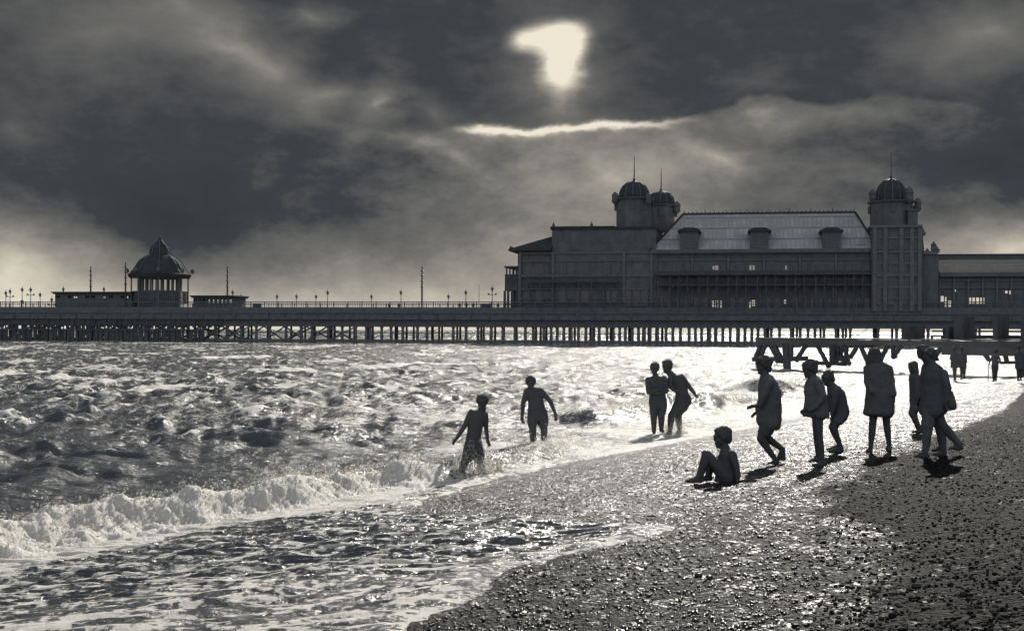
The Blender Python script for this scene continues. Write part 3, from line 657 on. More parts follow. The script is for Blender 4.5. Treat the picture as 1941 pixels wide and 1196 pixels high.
def bench(px, lb):
    u = PF.u(px, .7); r = PF.root('bench', u, .7, DZ-.6, label=lb, cat='bench', group='benches along the pier railing')
    Acc().box(-.9, .9, -.25, .25, .42, .48).obj('seat', M_WOOD, r); Acc().box(-.9, .9, .25, .31, .5, 1.35).obj('backrest', M_WOOD, r)
    for s_ in (-1, 1): Acc().box(s_*.8-.04, s_*.8+.04, -.24, .24, 0, .419).obj('leg', M_IRON, r)
bench(486, 'bench standing just right of the low shelter'); bench(920, 'bench in front of the verandah end of the railing')

# ------------------------------------------------------------------ pavilion
FZ = DZ-.6
def root_at(name, px, v, **k): return PF.u(px, v), PF.root(name, PF.u(px, v), v, FZ, **k)
uo, pv = root_at('pavilion', 1370, 1.0, label='huge dark pier pavilion with domed towers, pitched roof and dormers', cat='pavilion'); VO = 1.0
def U(px, v=1.0): return PF.u(px, v)-uo
def Z(px, py, v=1.0): return PF.p(px, py, v)[2]-FZ
def V(v): return v-VO
# main hall walls, see-through where windows line up front and back
zE = Z(1440, 474); VB = 19.0
light = [(1350, 1354, 504, 511), (1355, 1361, 503, 512), (1420, 1424, 503, 512), (1426, 1430, 503, 512), (1488, 1491, 503, 511),
         (1349, 1353, 570, 582), (1355.5, 1361, 570, 584), (1365, 1368, 570, 584), (1420, 1423, 571, 585), (1425, 1431, 569, 580), (1486, 1491, 568, 576)]
hf = []; hb = []
for x0, x1, y0, y1 in light:
    hf.append((U(x0), U(x1), Z(x0, y1), Z(x0, y0))); hb.append((U(x0-1, VB), U(x1+1, VB), Z(x0, y1+1, VB), Z(x0, y0-1, VB)))
a = Acc(); wall(a, U(1238), U(1652), 0, zE, 0, .35, hf); wall(a, U(1238), U(1652)+3, 0, zE, V(VB), .35, hb)
a.box(U(1238), U(1238)+.3, .351, V(VB)-.001, 0, zE); a.obj('wall', M_WALL, pv)
dk = []
for px in range(1252, 1650, 17):
    for (y0, y1) in ((501, 515), (566, 583)):
        if not any(abs(px-(l[0]+l[1])/2) < 12 and abs(y0-l[2]) < 12 for l in light): dk.append((px-4, px+4, y0, y1))
# roof
uL, uR = U(1238)-.5, U(1652)+1; zr_ = Z(1440, 405.5, 10.0); vr = V(10.0); ze = zE+.02
rL, rR = U(1296, 10.0), U(1618, 10.0)
a = Acc(); a.add([(uL, -.6, ze), (uR, -.6, ze), (uR, V(VB)+.6, ze), (uL, V(VB)+.6, ze), (rL, vr, zr_), (rR, vr, zr_)], [(0, 1, 5, 4), (1, 2, 5), (2, 3, 4, 5), (3, 0, 4), (3, 2, 1, 0)])
mroof = a.obj('roof', M_ROOF, pv)
a = Acc(); a.box(rL-.2, rR+.2, vr-.18, vr+.18, zr_-.05, zr_+.28); a.beam((rR+.2, vr, zr_+.1), (uR, -.6, ze+.1), .3); a.beam((rL-.2, vr, zr_+.1), (uL, -.6, ze+.1), .3); a.obj('ridge', M_LEAD, mroof)
a = Acc(); a.box(uL, uR, -.85, -.605, ze-.55, ze+.12); a.box(uL, uR, -.6, .0, ze-.3, ze-.01); a.obj('gutter', M_IRON, mroof)
for cx in (1306, 1439, 1575):
    c = U(cx); h0, h1 = Z(cx, 478), Z(cx, 440); wd = 1.62; dr = Acc()
    dr.box(c-wd, c+wd, -.75, 5.0, h0, h1); d = dr.obj('dormer', M_WALL, pv)
    q = Acc(); poly_prism(q, [(c-2.05, h1+.003), (c+2.05, h1+.003), (c+2.05, h1+.25), (c+.9, h1+.75), (c-.9, h1+.75), (c-2.05, h1+.25)], -1.15, 6.0); q.obj('dormer_roof', M_LEAD, d)
    q = Acc(); q.box(c-1.0, c+1.0, -.79, -.752, h0+.9, h1-.5); q.obj('dormer_window', M_GLASS, d)
    q = Acc(); q.box(c-1.1, c+1.1, -.86, -.753, h0+.7, h0+.9); q.box(c-.05, c+.05, -.83, -.791, h0+.9, h1-.5); q.box(c-1.1, c-1.0, -.84, -.753, h0+.9, h1-.4); q.box(c+1.0, c+1.1, -.84, -.753, h0+.9, h1-.4); q.obj('dormer_frame', M_TRIM, d)
a = Acc(); c = U(1632); a.box(c-.7, c+.7, .4, 2, zE, Z(1632, 463)); a.obj('small_dormer', M_WALL, pv)
# string courses, pilasters, gallery
a = Acc()
for py_, th in ((480, .3), (493, .2)): z = Z(1440, py_); a.box(U(1240), U(1650), -.18, -.003, z-th/2, z+th/2)
for px in range(1242, 1652, 68): a.box(U(px), U(px)+.35, -.22, -.182, .1, zE-.5)
a.obj('string_course', M_TRIM, pv)
a = Acc(); zb1, zb2 = Z(1440, 541), Z(1440, 521)      # two-storey gallery along the hall: slab, sloping awning, slim posts, rails
a.box(U(1246), U(1646), -1.9, -.26, zb1-.12, zb1+.08); a.box(U(1246), U(1646), -1.95, -1.85, zb1+.95, zb1+1.05)
poly = [(-2.3, zb2-.1), (-.26, zb2+.5), (-.26, zb2+.7), (-2.3, zb2+.05)]
a.add([(x, v, z) for x in (U(1244), U(1648)) for v, z in poly], [(0, 1, 2, 3), (7, 6, 5, 4), (0, 4, 5, 1), (1, 5, 6, 2), (2, 6, 7, 3), (3, 7, 4, 0)])
k = 0; px = 1248
while px < 1646:
    a.box(U(px)-.09, U(px)+.09, -1.9, -1.72, .05, zb2-.05); a.beam((U(px), -1.8, zb2-1.0), (U(px)+.7, -1.8, zb2-.2), .1); a.beam((U(px), -1.8, zb1-1.0), (U(px)+.7, -1.8, zb1-.2), .1); px += 16.5 if k % 3 else 22; k += 1
u = U(1246)
while u < U(1646): a.box(u, u+.06, -1.92, -1.88, zb1+.08, zb1+.96); u += .32
a.obj('gallery', M_WOOD, pv)
a = Acc(); u = rL
while u < rR: a.lathe(u, vr, [(.09, zr_+.27), (.13, zr_+.36), (.02, zr_+.5)], 5); u += .8
for q in range(9): a.box(rL+q*(rR-rL)/8-.05, rL+q*(rR-rL)/8+.05, vr-.05, vr+.05, zr_+.281, zr_+.9)
a.obj('ridge_cresting', M_LEAD, mroof)
for (x0, x1, y0, y1) in dk:
    f = Acc(); u0, u1, z0, z1 = U(x0), U(x1), Z(x0, y1), Z(x0, y0); f.box(u0-.1, u0, -.1, -.003, z0, z1); f.box(u1, u1+.1, -.1, -.003, z0, z1); f.box(u0-.1, u1+.1, -.14, -.003, z1, z1+.15); f.box(u0-.12, u1+.12, -.16, -.003, z0-.15, z0); f.box((u0+u1)/2-.04, (u0+u1)/2+.04, -.07, -.031, z0, z1)
    fo_ = f.obj('window', M_TRIM, pv); Acc().box(u0, u1, -.03, -.003, z0, z1).obj('pane', M_GLASS, fo_)
# left block and its hipped shed roof
zT = Z(1140, 430, .6); bd = V(20)
a = Acc(); a.box(U(1046, .6), U(1243, .6), -.4, bd, 0, zT-.5); a.obj('wall', M_WALL, pv)
a = Acc(); a.box(U(1043, .6), U(1243, .6)+.2, -.7, bd+.3, zT-.5, zT-.02); a.box(U(1042.5, .6), U(1165, .6), -.9, bd+.5, zT-.018, zT+.1); a.obj('parapet', M_LEAD, pv)
a = Acc(); z1 = Z(980, 477, .8); a.box(U(981), U(1046, .6)-.01, -.1, bd-1, 0, z1); a.obj('wall', M_WALL, pv)
a = Acc(); zz1 = Z(1045, 446, .6); ue, uw = U(965), U(1046, .6)-.015; ze_ = Z(968, 473)
a.add([(ue, -1.2, ze_), (uw, -1.2, ze_), (uw, bd+.2, ze_), (ue, bd+.2, ze_), (uw, 1.5, zz1), (uw, bd-2, zz1), (U(1020), 1.5, zz1-.9), (U(1020), bd-3, zz1-.9), (ue, -1.2, ze_-.35), (uw, -1.2, ze_-.35), (uw, bd+.2, ze_-.35), (ue, bd+.2, ze_-.35)],
      [(0, 1, 4, 6), (3, 0, 6, 7), (2, 3, 7, 5), (6, 4, 5, 7), (0, 8, 9, 1), (3, 11, 8, 0), (8, 11, 10, 9), (2, 10, 11, 3)])
a.ell((U(970), -1.0, ze_+.2), (.4, .3, .35), lv=1); a.obj('roof', M_LEAD, pv)
a = Acc()
for py_, th in ((480, .3), (495, .2), (523, .5), (548, .25), (566, .2)):
    z = Z(1100, py_); a.box(U(983), U(1240), -.58, -.403, z-th/2, z+th/2)
for px in (983, 1046, 1180, 1232): a.box(U(px), U(px)+.5, -.66, -.582, .1, Z(px, 478))
a.obj('string_course', M_TRIM, pv)
a = Acc(); zq = Z(1100, 535); a.box(U(1000), U(1176), -1.7, -.67, zq-.1, zq+.1); a.box(U(1000), U(1176), -1.72, -1.64, zq+.95, zq+1.05); u = U(1000)      # balcony with brackets
while u < U(1176): a.box(u, u+.07, -1.7, -1.66, zq+.1, zq+.96); u += .34
for px in range(1003, 1176, 24): a.beam((U(px), -.7, zq-1.1), (U(px), -1.6, zq-.15), .16); a.box(U(px)-.08, U(px)+.08, -1.68, -1.52, .05, zq-.1)
a.obj('balcony', M_WOOD, pv)
for px0, px1, pt in ((1046, 1090, 424), (1118, 1160, 425)):
    a = Acc(); c_ = (U(px0)+U(px1))/2; hw = (U(px1)-U(px0))/2; z0_ = zT+.1; poly_prism(a, [(c_-hw, z0_), (c_+hw, z0_), (c_+hw*.55, z0_+.35), (c_, Z(1100, pt, .6)), (c_-hw*.55, z0_+.35)], -.8, -.3) if px0 > 2000 else a.lathe(U(px0)+.3, -.4, [(.22, z0_), (.3, z0_+.35), (.1, z0_+.6), (.02, z0_+.95)], 8); a.obj('parapet_finial', M_TRIM, pv)
for px, wd in ((1000, 7), (1022, 7), (1066, 6), (1104, 12), (1150, 6), (1166, 6), (1190, 5), (1206, 5), (1222, 5)):
    for y0, y1 in ((500, 518), (552, 574)) if wd > 5 else ((552, 580),):
        f = Acc(); u0, u1, z0, z1 = U(px-wd), U(px+wd), Z(px, y1), Z(px, y0); vv = -.403 if px > 1046 else -.103
        f.box(u0-.12, u0, vv-.12, vv, z0, z1); f.box(u1, u1+.12, vv-.12, vv, z0, z1); f.box(u0-.12, u1+.12, vv-.16, vv, z1, z1+.18); f.box(u0-.15, u1+.15, vv-.18, vv, z0-.16, z0)
        fo_ = f.obj('window', M_TRIM, pv); g = Acc().box(u0, u1, vv-.03, vv, z0, z1).obj('pane', M_GLASS, fo_)
# verandah stack on the left end
a = Acc(); x0, x1 = U(957), U(982)-.01; vd = V(16)
a.box(U(958)-.2, x1, -.5, vd, Z(970, 507.5), Z(970, 504.5)); a.box(x0, x1, -.3, vd, Z(970, 551), Z(970, 520))
for px in (960, 966, 972, 978):
    for vv in (0, 7.5, 14.7): a.box(U(px)-.12, U(px)+.12, vv-.12, vv+.12, Z(px, 520)+.001, Z(px, 507.5)-.001)
for px in (956.5, 963, 971.5, 979.5):
    for vv in (0, 7.5, 14.7): a.box(U(px)-.22, U(px)+.22, vv-.15, vv+.15, 0, Z(px, 551)-.001)
a.box(x0, x1, -.12, .1, Z(970, 578), Z(970, 576)); a.obj('verandah', M_WOOD, pv)
# towers
def tower(cx, v, rpx, py_b, py_c, dome, pole, lb, turrets=(), shaft_n=8):
    u = U(cx, v); vv = V(v); mpp = (PF.p(cx+1, 500, v)[0]-PF.p(cx, 500, v)[0]); z = lambda y: Z(cx, y, v)
    a = Acc(); R = rpx*mpp
    a.lathe(u, vv, [(R, z(py_b)), (R, z(py_c+3)), (R*1.05, z(py_c+3)), (R*1.14, z(py_c+.5)), (R*1.14, z(py_c-1)), (R*.9, z(py_c-1.5))], shaft_n, math.pi/8)
    sh = a.obj('tower', M_WALL, pv)
    for k in range(8):
        b = Acc(); t0 = k*math.pi/4; b.beam((u+R*.94*math.cos(t0), vv+R*.94*math.sin(t0), z(py_c+22)), (u+R*.94*math.cos(t0), vv+R*.94*math.sin(t0), z(py_c+7)), .9, .12); b.obj('tower_window', M_GLASS, sh)
    d = Acc(); d.lathe(u, vv, [(r*mpp, z(y)) for r, y in dome], 24); dm = d.obj('dome', M_LEAD, pv, smooth=False)
    rb = Acc()
    for k in range(12):
        t0 = k*math.pi/6
        for (r1, y1), (r2, y2) in zip(dome[:-1], dome[1:]): rb.beam((u+r1*mpp*math.cos(t0), vv+r1*mpp*math.sin(t0), z(y1)), (u+r2*mpp*math.cos(t0), vv+r2*mpp*math.sin(t0), z(y2)), .14)
    rb.obj('dome_rib', M_IRON, dm)
    yt = dome[-1][1]
    f = Acc(); f.lathe(u, vv, [(.5, z(yt+2)), (.45, z(yt)), (.2, z(yt-2)), (.32, z(yt-4)), (.12, z(yt-6)), (.09, z((yt+pole)/2)), (.05, z(pole))], 8); f.obj('finial', M_IRON, dm)
    for (px, pyb, pyt, rr, dv) in turrets:
        uu = U(px, v+dv); q = Acc(); q.lathe(uu, V(v+dv), [(rr*mpp*.45, z(pyb+5)), (rr*mpp, z(pyb)), (rr*mpp*1.15, z(pyb-1)), (rr*mpp*.95, z(pyb-2)), (rr*mpp*.95, z((pyb+pyt)/2)), (rr*mpp*1.1, z((pyb+pyt)/2-1)), (rr*mpp*.75, z(pyt+3)), (rr*mpp*.3, z(pyt))], 10); q.obj('turret', M_WALL, sh)
tower(1201, 4.5, 35, 440, 378, [(29, 378), (29, 371), (27, 362), (22, 353), (15, 347.5), (7, 345), (2, 344)], 297, '', [(1165, 384, 366, 6.5, -2), (1228, 388, 369, 6, -2.5)])
tower(1252, 14, 28, 440, 390, [(25, 391), (25.5, 384), (23, 374), (17, 367), (9, 364.5), (2, 363.5)], 320, '', [(1282, 402, 384, 7, -1.5)])
tower(1688, 6, 42, 470, 384, [(29, 384), (29, 372), (27, 360), (22, 350), (15, 343.5), (7, 340.5), (2, 339.5)], 292, '', [(1653, 380, 361, 7, -2), (1722, 384, 358, 8.5, -3), (1739, 398, 377, 6.5, -1)])
# body under the right tower and the stepped right end
a = Acc(); a.box(U(1650), U(1742), -1.4, V(20), 0, Z(1690, 432)); a.box(U(1744), U(1778), -.4, V(19), 0, Z(1760, 482)); a.obj('wall', M_WALL, pv)
a = Acc(); a.box(U(1647.5), U(1745.5), -1.8, V(20)+.3, Z(1690, 433), Z(1690, 428)); a.box(U(1743)+.35, U(1776), -.8, V(19)+.2, Z(1760, 483), Z(1760, 477)); poly_prism(a, [(U(1744)+.2, Z(1744, 478)), (U(1752), Z(1752, 478)), (U(1749), Z(1749, 449)), (U(1755), Z(1755, 444)), (U(1744)+.2, Z(1744, 426))], .2, V(19)-.3); a.obj('cornice', M_TRIM, pv)
a = Acc()
for py_, th in ((452, .3), (478, .4), (500, .3), (522, .5), (545, .3), (566, .25)): z = Z(1700, py_); a.box(U(1651), U(1741), -1.62, -1.403, z-th/2, z+th/2)
for px in (1652, 1672, 1702, 1722, 1737): a.box(U(px), U(px)+.7, -1.72, -1.622, .1, Z(px, 434))
a.obj('string_course', M_TRIM, pv)
for px in (1662, 1687, 1712, 1731):
    for y0, y1 in ((458, 472), (504, 519), (549, 576)):
        f = Acc(); u0, u1, z0, z1 = U(px-4), U(px+4), Z(px, y1), Z(px, y0); vv = -1.403
        f.box(u0-.12, u0, vv-.12, vv, z0, z1); f.box(u1, u1+.12, vv-.12, vv, z0, z1); f.box(u0-.12, u1+.12, vv-.16, vv, z1, z1+.18); f.box(u0-.15, u1+.15, vv-.18, vv, z0-.16, z0)
        fo_ = f.obj('window', M_TRIM, pv); Acc().box(u0, u1, vv-.03, vv, z0, z1).obj('pane', M_GLASS, fo_)
a = Acc(); a.box(U(1722), U(1741), 1.5, 9, Z(1730, 433)+.001, Z(1730, 398)); a.box(U(1720), U(1743), 1.2, 9.4, Z(1730, 398)+.001, Z(1730, 395)); a.obj('stair_turret', M_WALL, pv)
for px, y0, y1 in ((1052, 438, 462), (1076, 438, 462), (1100, 438, 462), (1124, 438, 462), (1148, 438, 462), (1172, 438, 462), (1196, 438, 462), (1220, 438, 462)):      # blind arched panels on the plain upper storey of the left block
    f_ = Acc(); u0, u1, z0, z1 = U(px-6), U(px+6), Z(px, y1), Z(px, y0); n_ = 8
    arc = [(u0, z0), (u1, z0)]+[((u0+u1)/2+(u1-u0)/2*math.cos(q*math.pi/n_), z1-.5+.5*math.sin(q*math.pi/n_)) for q in range(n_+1)]
    poly_prism(f_, arc, -.47, -.403); w_ = f_.obj('window', M_TRIM, pv)
    g_ = Acc(); poly_prism(g_, [((u0+u1)/2+(x-(u0+u1)/2)*.8, z0+.15+(z-z0)*.86) for x, z in arc], -.50, -.473); g_.obj('pane', M_GLASS, w_)
for px, pt in ((1758, 470), (1770, 457), (1776, 466)):
    a = Acc(); a.lathe(U(px), .6, [(.5, Z(px, 479)), (.45, Z(px, pt+8)), (.62, Z(px, pt+7)), (.3, Z(px, pt+4)), (.05, Z(px, pt))], 8); a.obj('pinnacle', M_TRIM, pv)
# light-roofed theatre wing running off to the right
u0w, wg = root_at('theatre_wing', 1860, 2.0, label='long low wing with pale pitched roof right of the pavilion tower', cat='building'); 
def UW(px, v=2.0): return PF.u(px, v)-u0w
zr2 = Z(1860, 483, 9.5); ze2 = Z(1860, 517, 2.0); a = Acc(); uA, uB = UW(1779), UW(2450)
a.add([(uA, -.8, ze2), (uB, -.8, ze2), (uB, 7.5, zr2), (uA, 7.5, zr2), (uB, 16, ze2), (uA, 16, ze2)], [(0, 1, 2, 3), (3, 2, 4, 5), (0, 3, 5), (1, 4, 2), (0, 5, 4, 1)]); r2 = a.obj('roof', M_ROOF2, wg)
Acc().box(uA, uB, 7.4, 7.6, zr2-.02, zr2+.15).obj('ridge', M_LEAD, r2)
a = Acc(); a.box(uA, uB, -1.1, -.8, ze2-.7, ze2+.05)
lt = [(1783, 1789, 561, 572), (1791, 1794, 563, 582), (1797, 1803, 570, 582), (1835, 1841, 564, 576), (1843, 1848, 564, 576), (1850, 1856, 564, 576), (1858, 1866, 564, 576), (1905, 1910, 551, 556), (1913, 1917, 551, 558), (1808, 1812, 549, 553)]
hf = [(UW(x0), UW(x1), Z(x0, y1, 2), Z(x0, y0, 2)) for x0, x1, y0, y1 in lt]; hb = [(UW(x0-1, 17), UW(x1+1, 17), Z(x0, y1+1, 17), Z(x0, y0-1, 17)) for x0, x1, y0, y1 in lt]
wall(a, uA, uB, 0, ze2-.01, 0, .25, hf); wall(a, uA, uB, 0, ze2-.01, 15, .25, hb); a.obj('wall', M_WALL, wg)
a = Acc()
for py_, th in ((531, .35), (545, .25), (583, .2)): z = Z(1860, py_, 2); a.box(uA, uB, -.3, -.003, z-th/2, z+th/2)
u = uA
while u < uB: a.box(u, u+.28, -.5, -.302, 0, ze2-.75); u += 2.4
a.obj('verandah_post', M_TRIM, wg)
# ------------------------------------------------------------------ low jetty in front (right)
JF = Frame(1430, 84, 1941, 72)
jt = JF.root('jetty', 0, 0, 0, label='low timber jetty on raking braced legs standing in the surf at right', cat='jetty')
def jp(px, py, v=0.0): return JF.p(px, py, v)
def jm(name, segs, m=M_WOOD):
    for (x0, y0, x1, y1, wd, vs_) in segs:
        for v in vs_: Acc().beam(jp(x0, y0, v), jp(x1, y1, v), wd).obj(name, m, jt)
a = Acc(); zD0 = jp(1434, 645)[2]; uE = JF.u(2350); uS = JF.u(1434)
def zt(px, py): return jp(px, py)[2]
uM = JF.u(1622)
zc = zt(1560, 649.5)
a.box(uS, uM, -.1, .25, zc-.20, zc+.20); a.box(uS, uM, 2.2, 2.5, zc-.25, zc+.15); a.box(uS, uE, -.15, 2.6, zc+.2, zc+.28); a.box(uM, uE, -.1, .2, zc-.12, zc+.19); a.box(JF.u(1786), uE, -.12, .25, zc-.62, zc-.125)
a.obj('deck', M_DECK, jt)
B2 = (0.0, 2.35)
legs = [(1443, 652, 1433, 676), (1452, 652, 1443, 674), (1458, 652, 1473, 678), (1466, 652, 1480, 678), (1490, 652, 1492, 702), (1500, 652, 1499, 678), (1530, 652, 1513, 678), (1549, 655, 1567, 688), (1579, 655, 1580, 690), (1584, 655, 1597, 680), (1604, 655, 1604, 676), (1601, 655, 1588, 680), (1626, 657, 1614, 674), (1631, 657, 1641, 678), (1683, 657, 1671, 678), (1692, 657, 1694, 675), (1709, 657, 1695, 674), (1783, 661, 1773, 677), (1863, 668, 1873, 680), (1815, 660, 1815, 676)]
for i, l in enumerate(legs):
    wd = .21 if i not in (4, 8) else .36
    ex = 1.0+(.25 if l[3] < 690 else 0)
    for v in B2:
        p_, q_ = Vector(jp(l[0], l[1]-2, v)), Vector(jp(l[2], l[3], v)); Acc().beam(p_, p_+(q_-p_)*ex, wd).obj('leg', M_WOOD, jt)
jm('cross_beam', [(1428, 681, 1478, 680.5, .3, (0,)), (1478, 680, 1530, 679.5, .28, (0,)), (1471, 686, 1492, 686, .16, (0,)), (1547, 688, 1604, 690, .22, (0,)), (1590, 678, 1612, 690, .22, (0,)), (1575, 676, 1610, 682, .2, (2.35,)), (1604, 675, 1616, 675, .18, (0,)), (1694, 674, 1700, 676, .16, (0,)), (1896, 687.5, 1930, 687, .16, (0,)), (1905, 671, 1909, 688, .2, (0,))])
a = Acc()
for px in (1737, 1756, 1786): a.box(JF.u(px)-.06, JF.u(px)+.06, 1.9, 2.02, zc+.28, zt(px, 636))
for py_ in (627.5, 636.5): a.box(JF.u(1737), uE, 1.94, 1.99, zt(1737, py_)-.05, zt(1737, py_)+.05)
u = JF.u(1737)
while u < JF.u(1786): a.box(u, u+.035, 1.95, 1.98, zc+.28, zt(1760, 636)); u += .13
a.box(JF.u(1759), uE, 1.86, 1.93, zc+.29, zt(1800, 637)); a.obj('railing', M_WOOD, jt)
for px, wpx in ((1715, 24), (1812, 18), (1882, 9), (1935, 9), (1790, 7)):
    u_ = JF.u(px); wv = wpx/2*.031; Acc().box(u_-wv, u_+wv, .3, 1.8, -1.5 if px == 1935 else zc+.285, zt(px, 600) if px > 1800 else zt(px, 619)).obj('post', M_WOOD, jt)
# ------------------------------------------------------------------ people
class Fig:
    """One person: joints are given in coordinates read off at the person's own distance D and turned into metres there."""
    def __init__(s, D, x0, y0, k, sole=None):
        if sole:      # stand the figure on the beach: the distance at which its sole meets the ground
            px, py = unroll(x0+sole[0]/k, y0+sole[1]/k)
            for _ in range(60):
                D = .6*D+.4*(CAMH-ground_z((px-CXP)/F*D, D)-.01)*F/(py-HZ)
        s.D = D; s.x0 = x0; s.y0 = y0; s.k = k; s.mpp = D/F/k; s.acc = {}
    def P(s, x, y, off=0.0):
        px, py = unroll(s.x0+x/s.k, s.y0+y/s.k); d = s.D+off
        return Vector(((px-CXP)/F*s.D, d, CAMH-(py-HZ)/F*s.D))
    def A(s, part): return s.acc.setdefault(part, Acc())
    def limb(s, part, *pts):     # (x, y, radius_px[, off])
        P_ = [s.P(p[0], p[1], p[3] if len(p) > 3 else 0) for p in pts]; R_ = [p[2]*s.mpp for p in pts]; a = s.A(part)
        for i in range(len(pts)-1):
            q = [P_[i].lerp(P_[i+1], f) for f in (0, .33, .66, 1)]; r0, r1 = R_[i], R_[i+1]
            a.tube(q, [r0, r0*.67+r1*.33+(.03*r0), r0*.33+r1*.67, r1], 12)
        for p, r in zip(P_, R_): a.ell(p, (r, r, r), lv=2)
    def loft(s, part, *pts, sx=0.0):      # (x, y, half width px, half depth m[, off])
        s.A(part).loft([(s.P(p[0], p[1], p[4] if len(p) > 4 else 0), p[2]*s.mpp, p[3]) for p in pts], 20)
    def head(s, x, y, hh, yaw=0, pitch=0, off=0, hair='short', ear=True):
        c = s.P(x, y, off); H = 2*hh*s.mpp; R = Matrix.Rotation(math.radians(-yaw), 3, 'Z') @ Matrix.Rotation(math.radians(pitch), 3, 'X') @ Matrix.Scale(H, 3)
        def E(part, cc, rr): s.A(part).ell(c+R@Vector(cc), (1, 1, 1), R@Matrix.Diagonal(rr), 2)
        E('body', (0, .06, .13), (.335, .41, .37)); E('body', (0, -.08, -.13), (.27, .27, .30)); E('body', (0, -.2, -.33), (.17, .16, .15)); E('body', (0, -.27, -.40), (.09, .09, .08))
        E('body', (0, -.32, .10), (.22, .08, .06)); E('body', (0, -.355, -.02), (.04, .06, .11)); E('body', (0, -.375, -.085), (.05, .055, .04)); E('body', (0, -.33, -.22), (.10, .06, .03)); E('body', (0, -.32, -.27), (.085, .06, .03))
        for q in (-1, 1):
            E('body', (q*.335, .03, -.02), (.03, .075, .12)); E('body', (q*.12, -.31, .02), (.055, .05, .04)); E('body', (q*.17, -.24, -.10), (.09, .09, .08))
        if hair == 'none': return
        E('hair', (0, .08, .19), (.36, .42, .325)); E('hair', (0, .22, .0), (.30, .25, .33)); E('hair', (0, -.12, .33), (.28, .22, .15)); E('hair', (0, .2, -.2), (.2, .17, .18))
        for q in (-1, 1): E('hair', (q*.24, .08, .12), (.14, .30, .26))
        if hair == 'mop':
            E('hair', (0, .10, .19), (.40, .45, .36)); E('hair', (0, -.20, .28), (.25, .19, .13)); E('hair', (0, .26, -.08), (.3, .24, .34))
            for k in range(14):
                t0 = k*.449; E('hair', (.33*math.cos(t0), .1+.38*math.sin(t0), .22+.12*math.sin(k*2.3)), (.12, .12, .10))
        if hair == 'long':
            E('hair', (0, .22, -.25), (.40, .22, .45)); E('hair', (0, .20, -.55), (.38, .16, .30))
            for q in (-1, 1): E('hair', (q*.30, .05, -.22), (.11, .20, .42))
    def hand(s, x, y, dx, dy, off=0, doff=0.0, size=.165, spread=1.0, side=1, curl=.35):
        """palm, four fingers of their own lengths with two bends, and a thumb off the side of the palm"""
        W_ = s.P(x, y, off); d = Vector((dx, doff, -dy)).normalized(); wide = d.cross(Vector((0, 1, 0)));
        wide = wide.normalized() if wide.length > .1 else Vector((1, 0, 0)); wide = (wide*.8+Vector((0, .6, 0))).normalized(); wide = (wide-d*wide.dot(d)).normalized(); nrm = d.cross(wide).normalized()*side; L = size; a = s.A('body')
        M = Matrix((wide, nrm, d)).transposed()
        a.ell(W_+d*L*.25, (1, 1, 1), M@Matrix.Diagonal((L*.23, L*.11, L*.32)), 2); a.tube([W_-d*.03, W_+d*L*.15], [.021*L/.165, .022*L/.165], 10)
        for i, (o, ln) in enumerate(((-.17, .36), (-.06, .44), (.06, .46), (.17, .40))):
            p0 = W_+d*L*.48+wide*o*L; d1 = (d+wide*o*.9*spread+nrm*curl*.4).normalized(); d2 = (d1+nrm*curl*1.1).normalized(); d3 = (d2+nrm*curl*1.1).normalized()
            p1 = p0+d1*ln*L*.45; p2 = p1+d2*ln*L*.33; p3 = p2+d3*ln*L*.25; a.tube([p0-d1*L*.1, p0, p1, p2, p3], [L*.052, L*.052, L*.048, L*.043, L*.035], 8); a.ell(p3, (L*.035,)*3, lv=1)
        p0 = W_+d*L*.12-wide*L*.16; d1 = (d*.75-wide*.75+nrm*.25).normalized(); p1 = p0+d1*L*.26; p2 = p1+(d*.95-wide*.25+nrm*.3).normalized()*L*.2; a.tube([p0, p1, p2], [L*.065, L*.055, L*.042], 8); a.ell(p2, (L*.042,)*3, lv=1)
    def foot(s, x, y, tx, ty, r, off=0, toff=0, part='body'):
        """ankle to toes: heel, instep and ball of the foot"""
        if part == 'shoe':
            part = 'shoe' if 'shoe' not in s.acc else 'shoe#2'
        A_, T = s.P(x, y, off), s.P(tx, ty, off+toff); R = r*s.mpp; d = (T-A_); hd = Vector((d.x, d.y, 0)); L = max(hd.length, .12); hd = hd.normalized() if hd.length > .01 else Vector((0, -1, 0)); zf = min(T.z, A_.z-R*.6); a = s.A(part)
        heel = Vector((A_.x, A_.y, zf))-hd*R*.5+Vector((0, 0, R*.55)); ball = Vector((A_.x, A_.y, zf))+hd*L*.72+Vector((0, 0, R*.45)); toe = Vector((A_.x, A_.y, zf))+hd*L+Vector((0, 0, R*.32))
        a.tube([A_, heel], [R*.95, R*.8], 10); a.ell(heel, (R*.8,)*3, lv=2); a.tube([heel, ball], [R*.78, R*.62], 10); a.tube([A_, ball], [R*.8, R*.5], 10); a.ell(ball, (R*.75, R*.75, R*.5), lv=2); a.tube([ball, toe], [R*.6, R*.42], 10); a.ell(toe, (R*.5, R*.5, R*.36), lv=2)
        if part == 'body':
            sd = Vector((-hd.y, hd.x, 0))
            for i in range(5): a.ell(toe+sd*R*(i-2)*.28+hd*R*(.18-.07*abs(i-1)), (R*.17,)*3, lv=1)
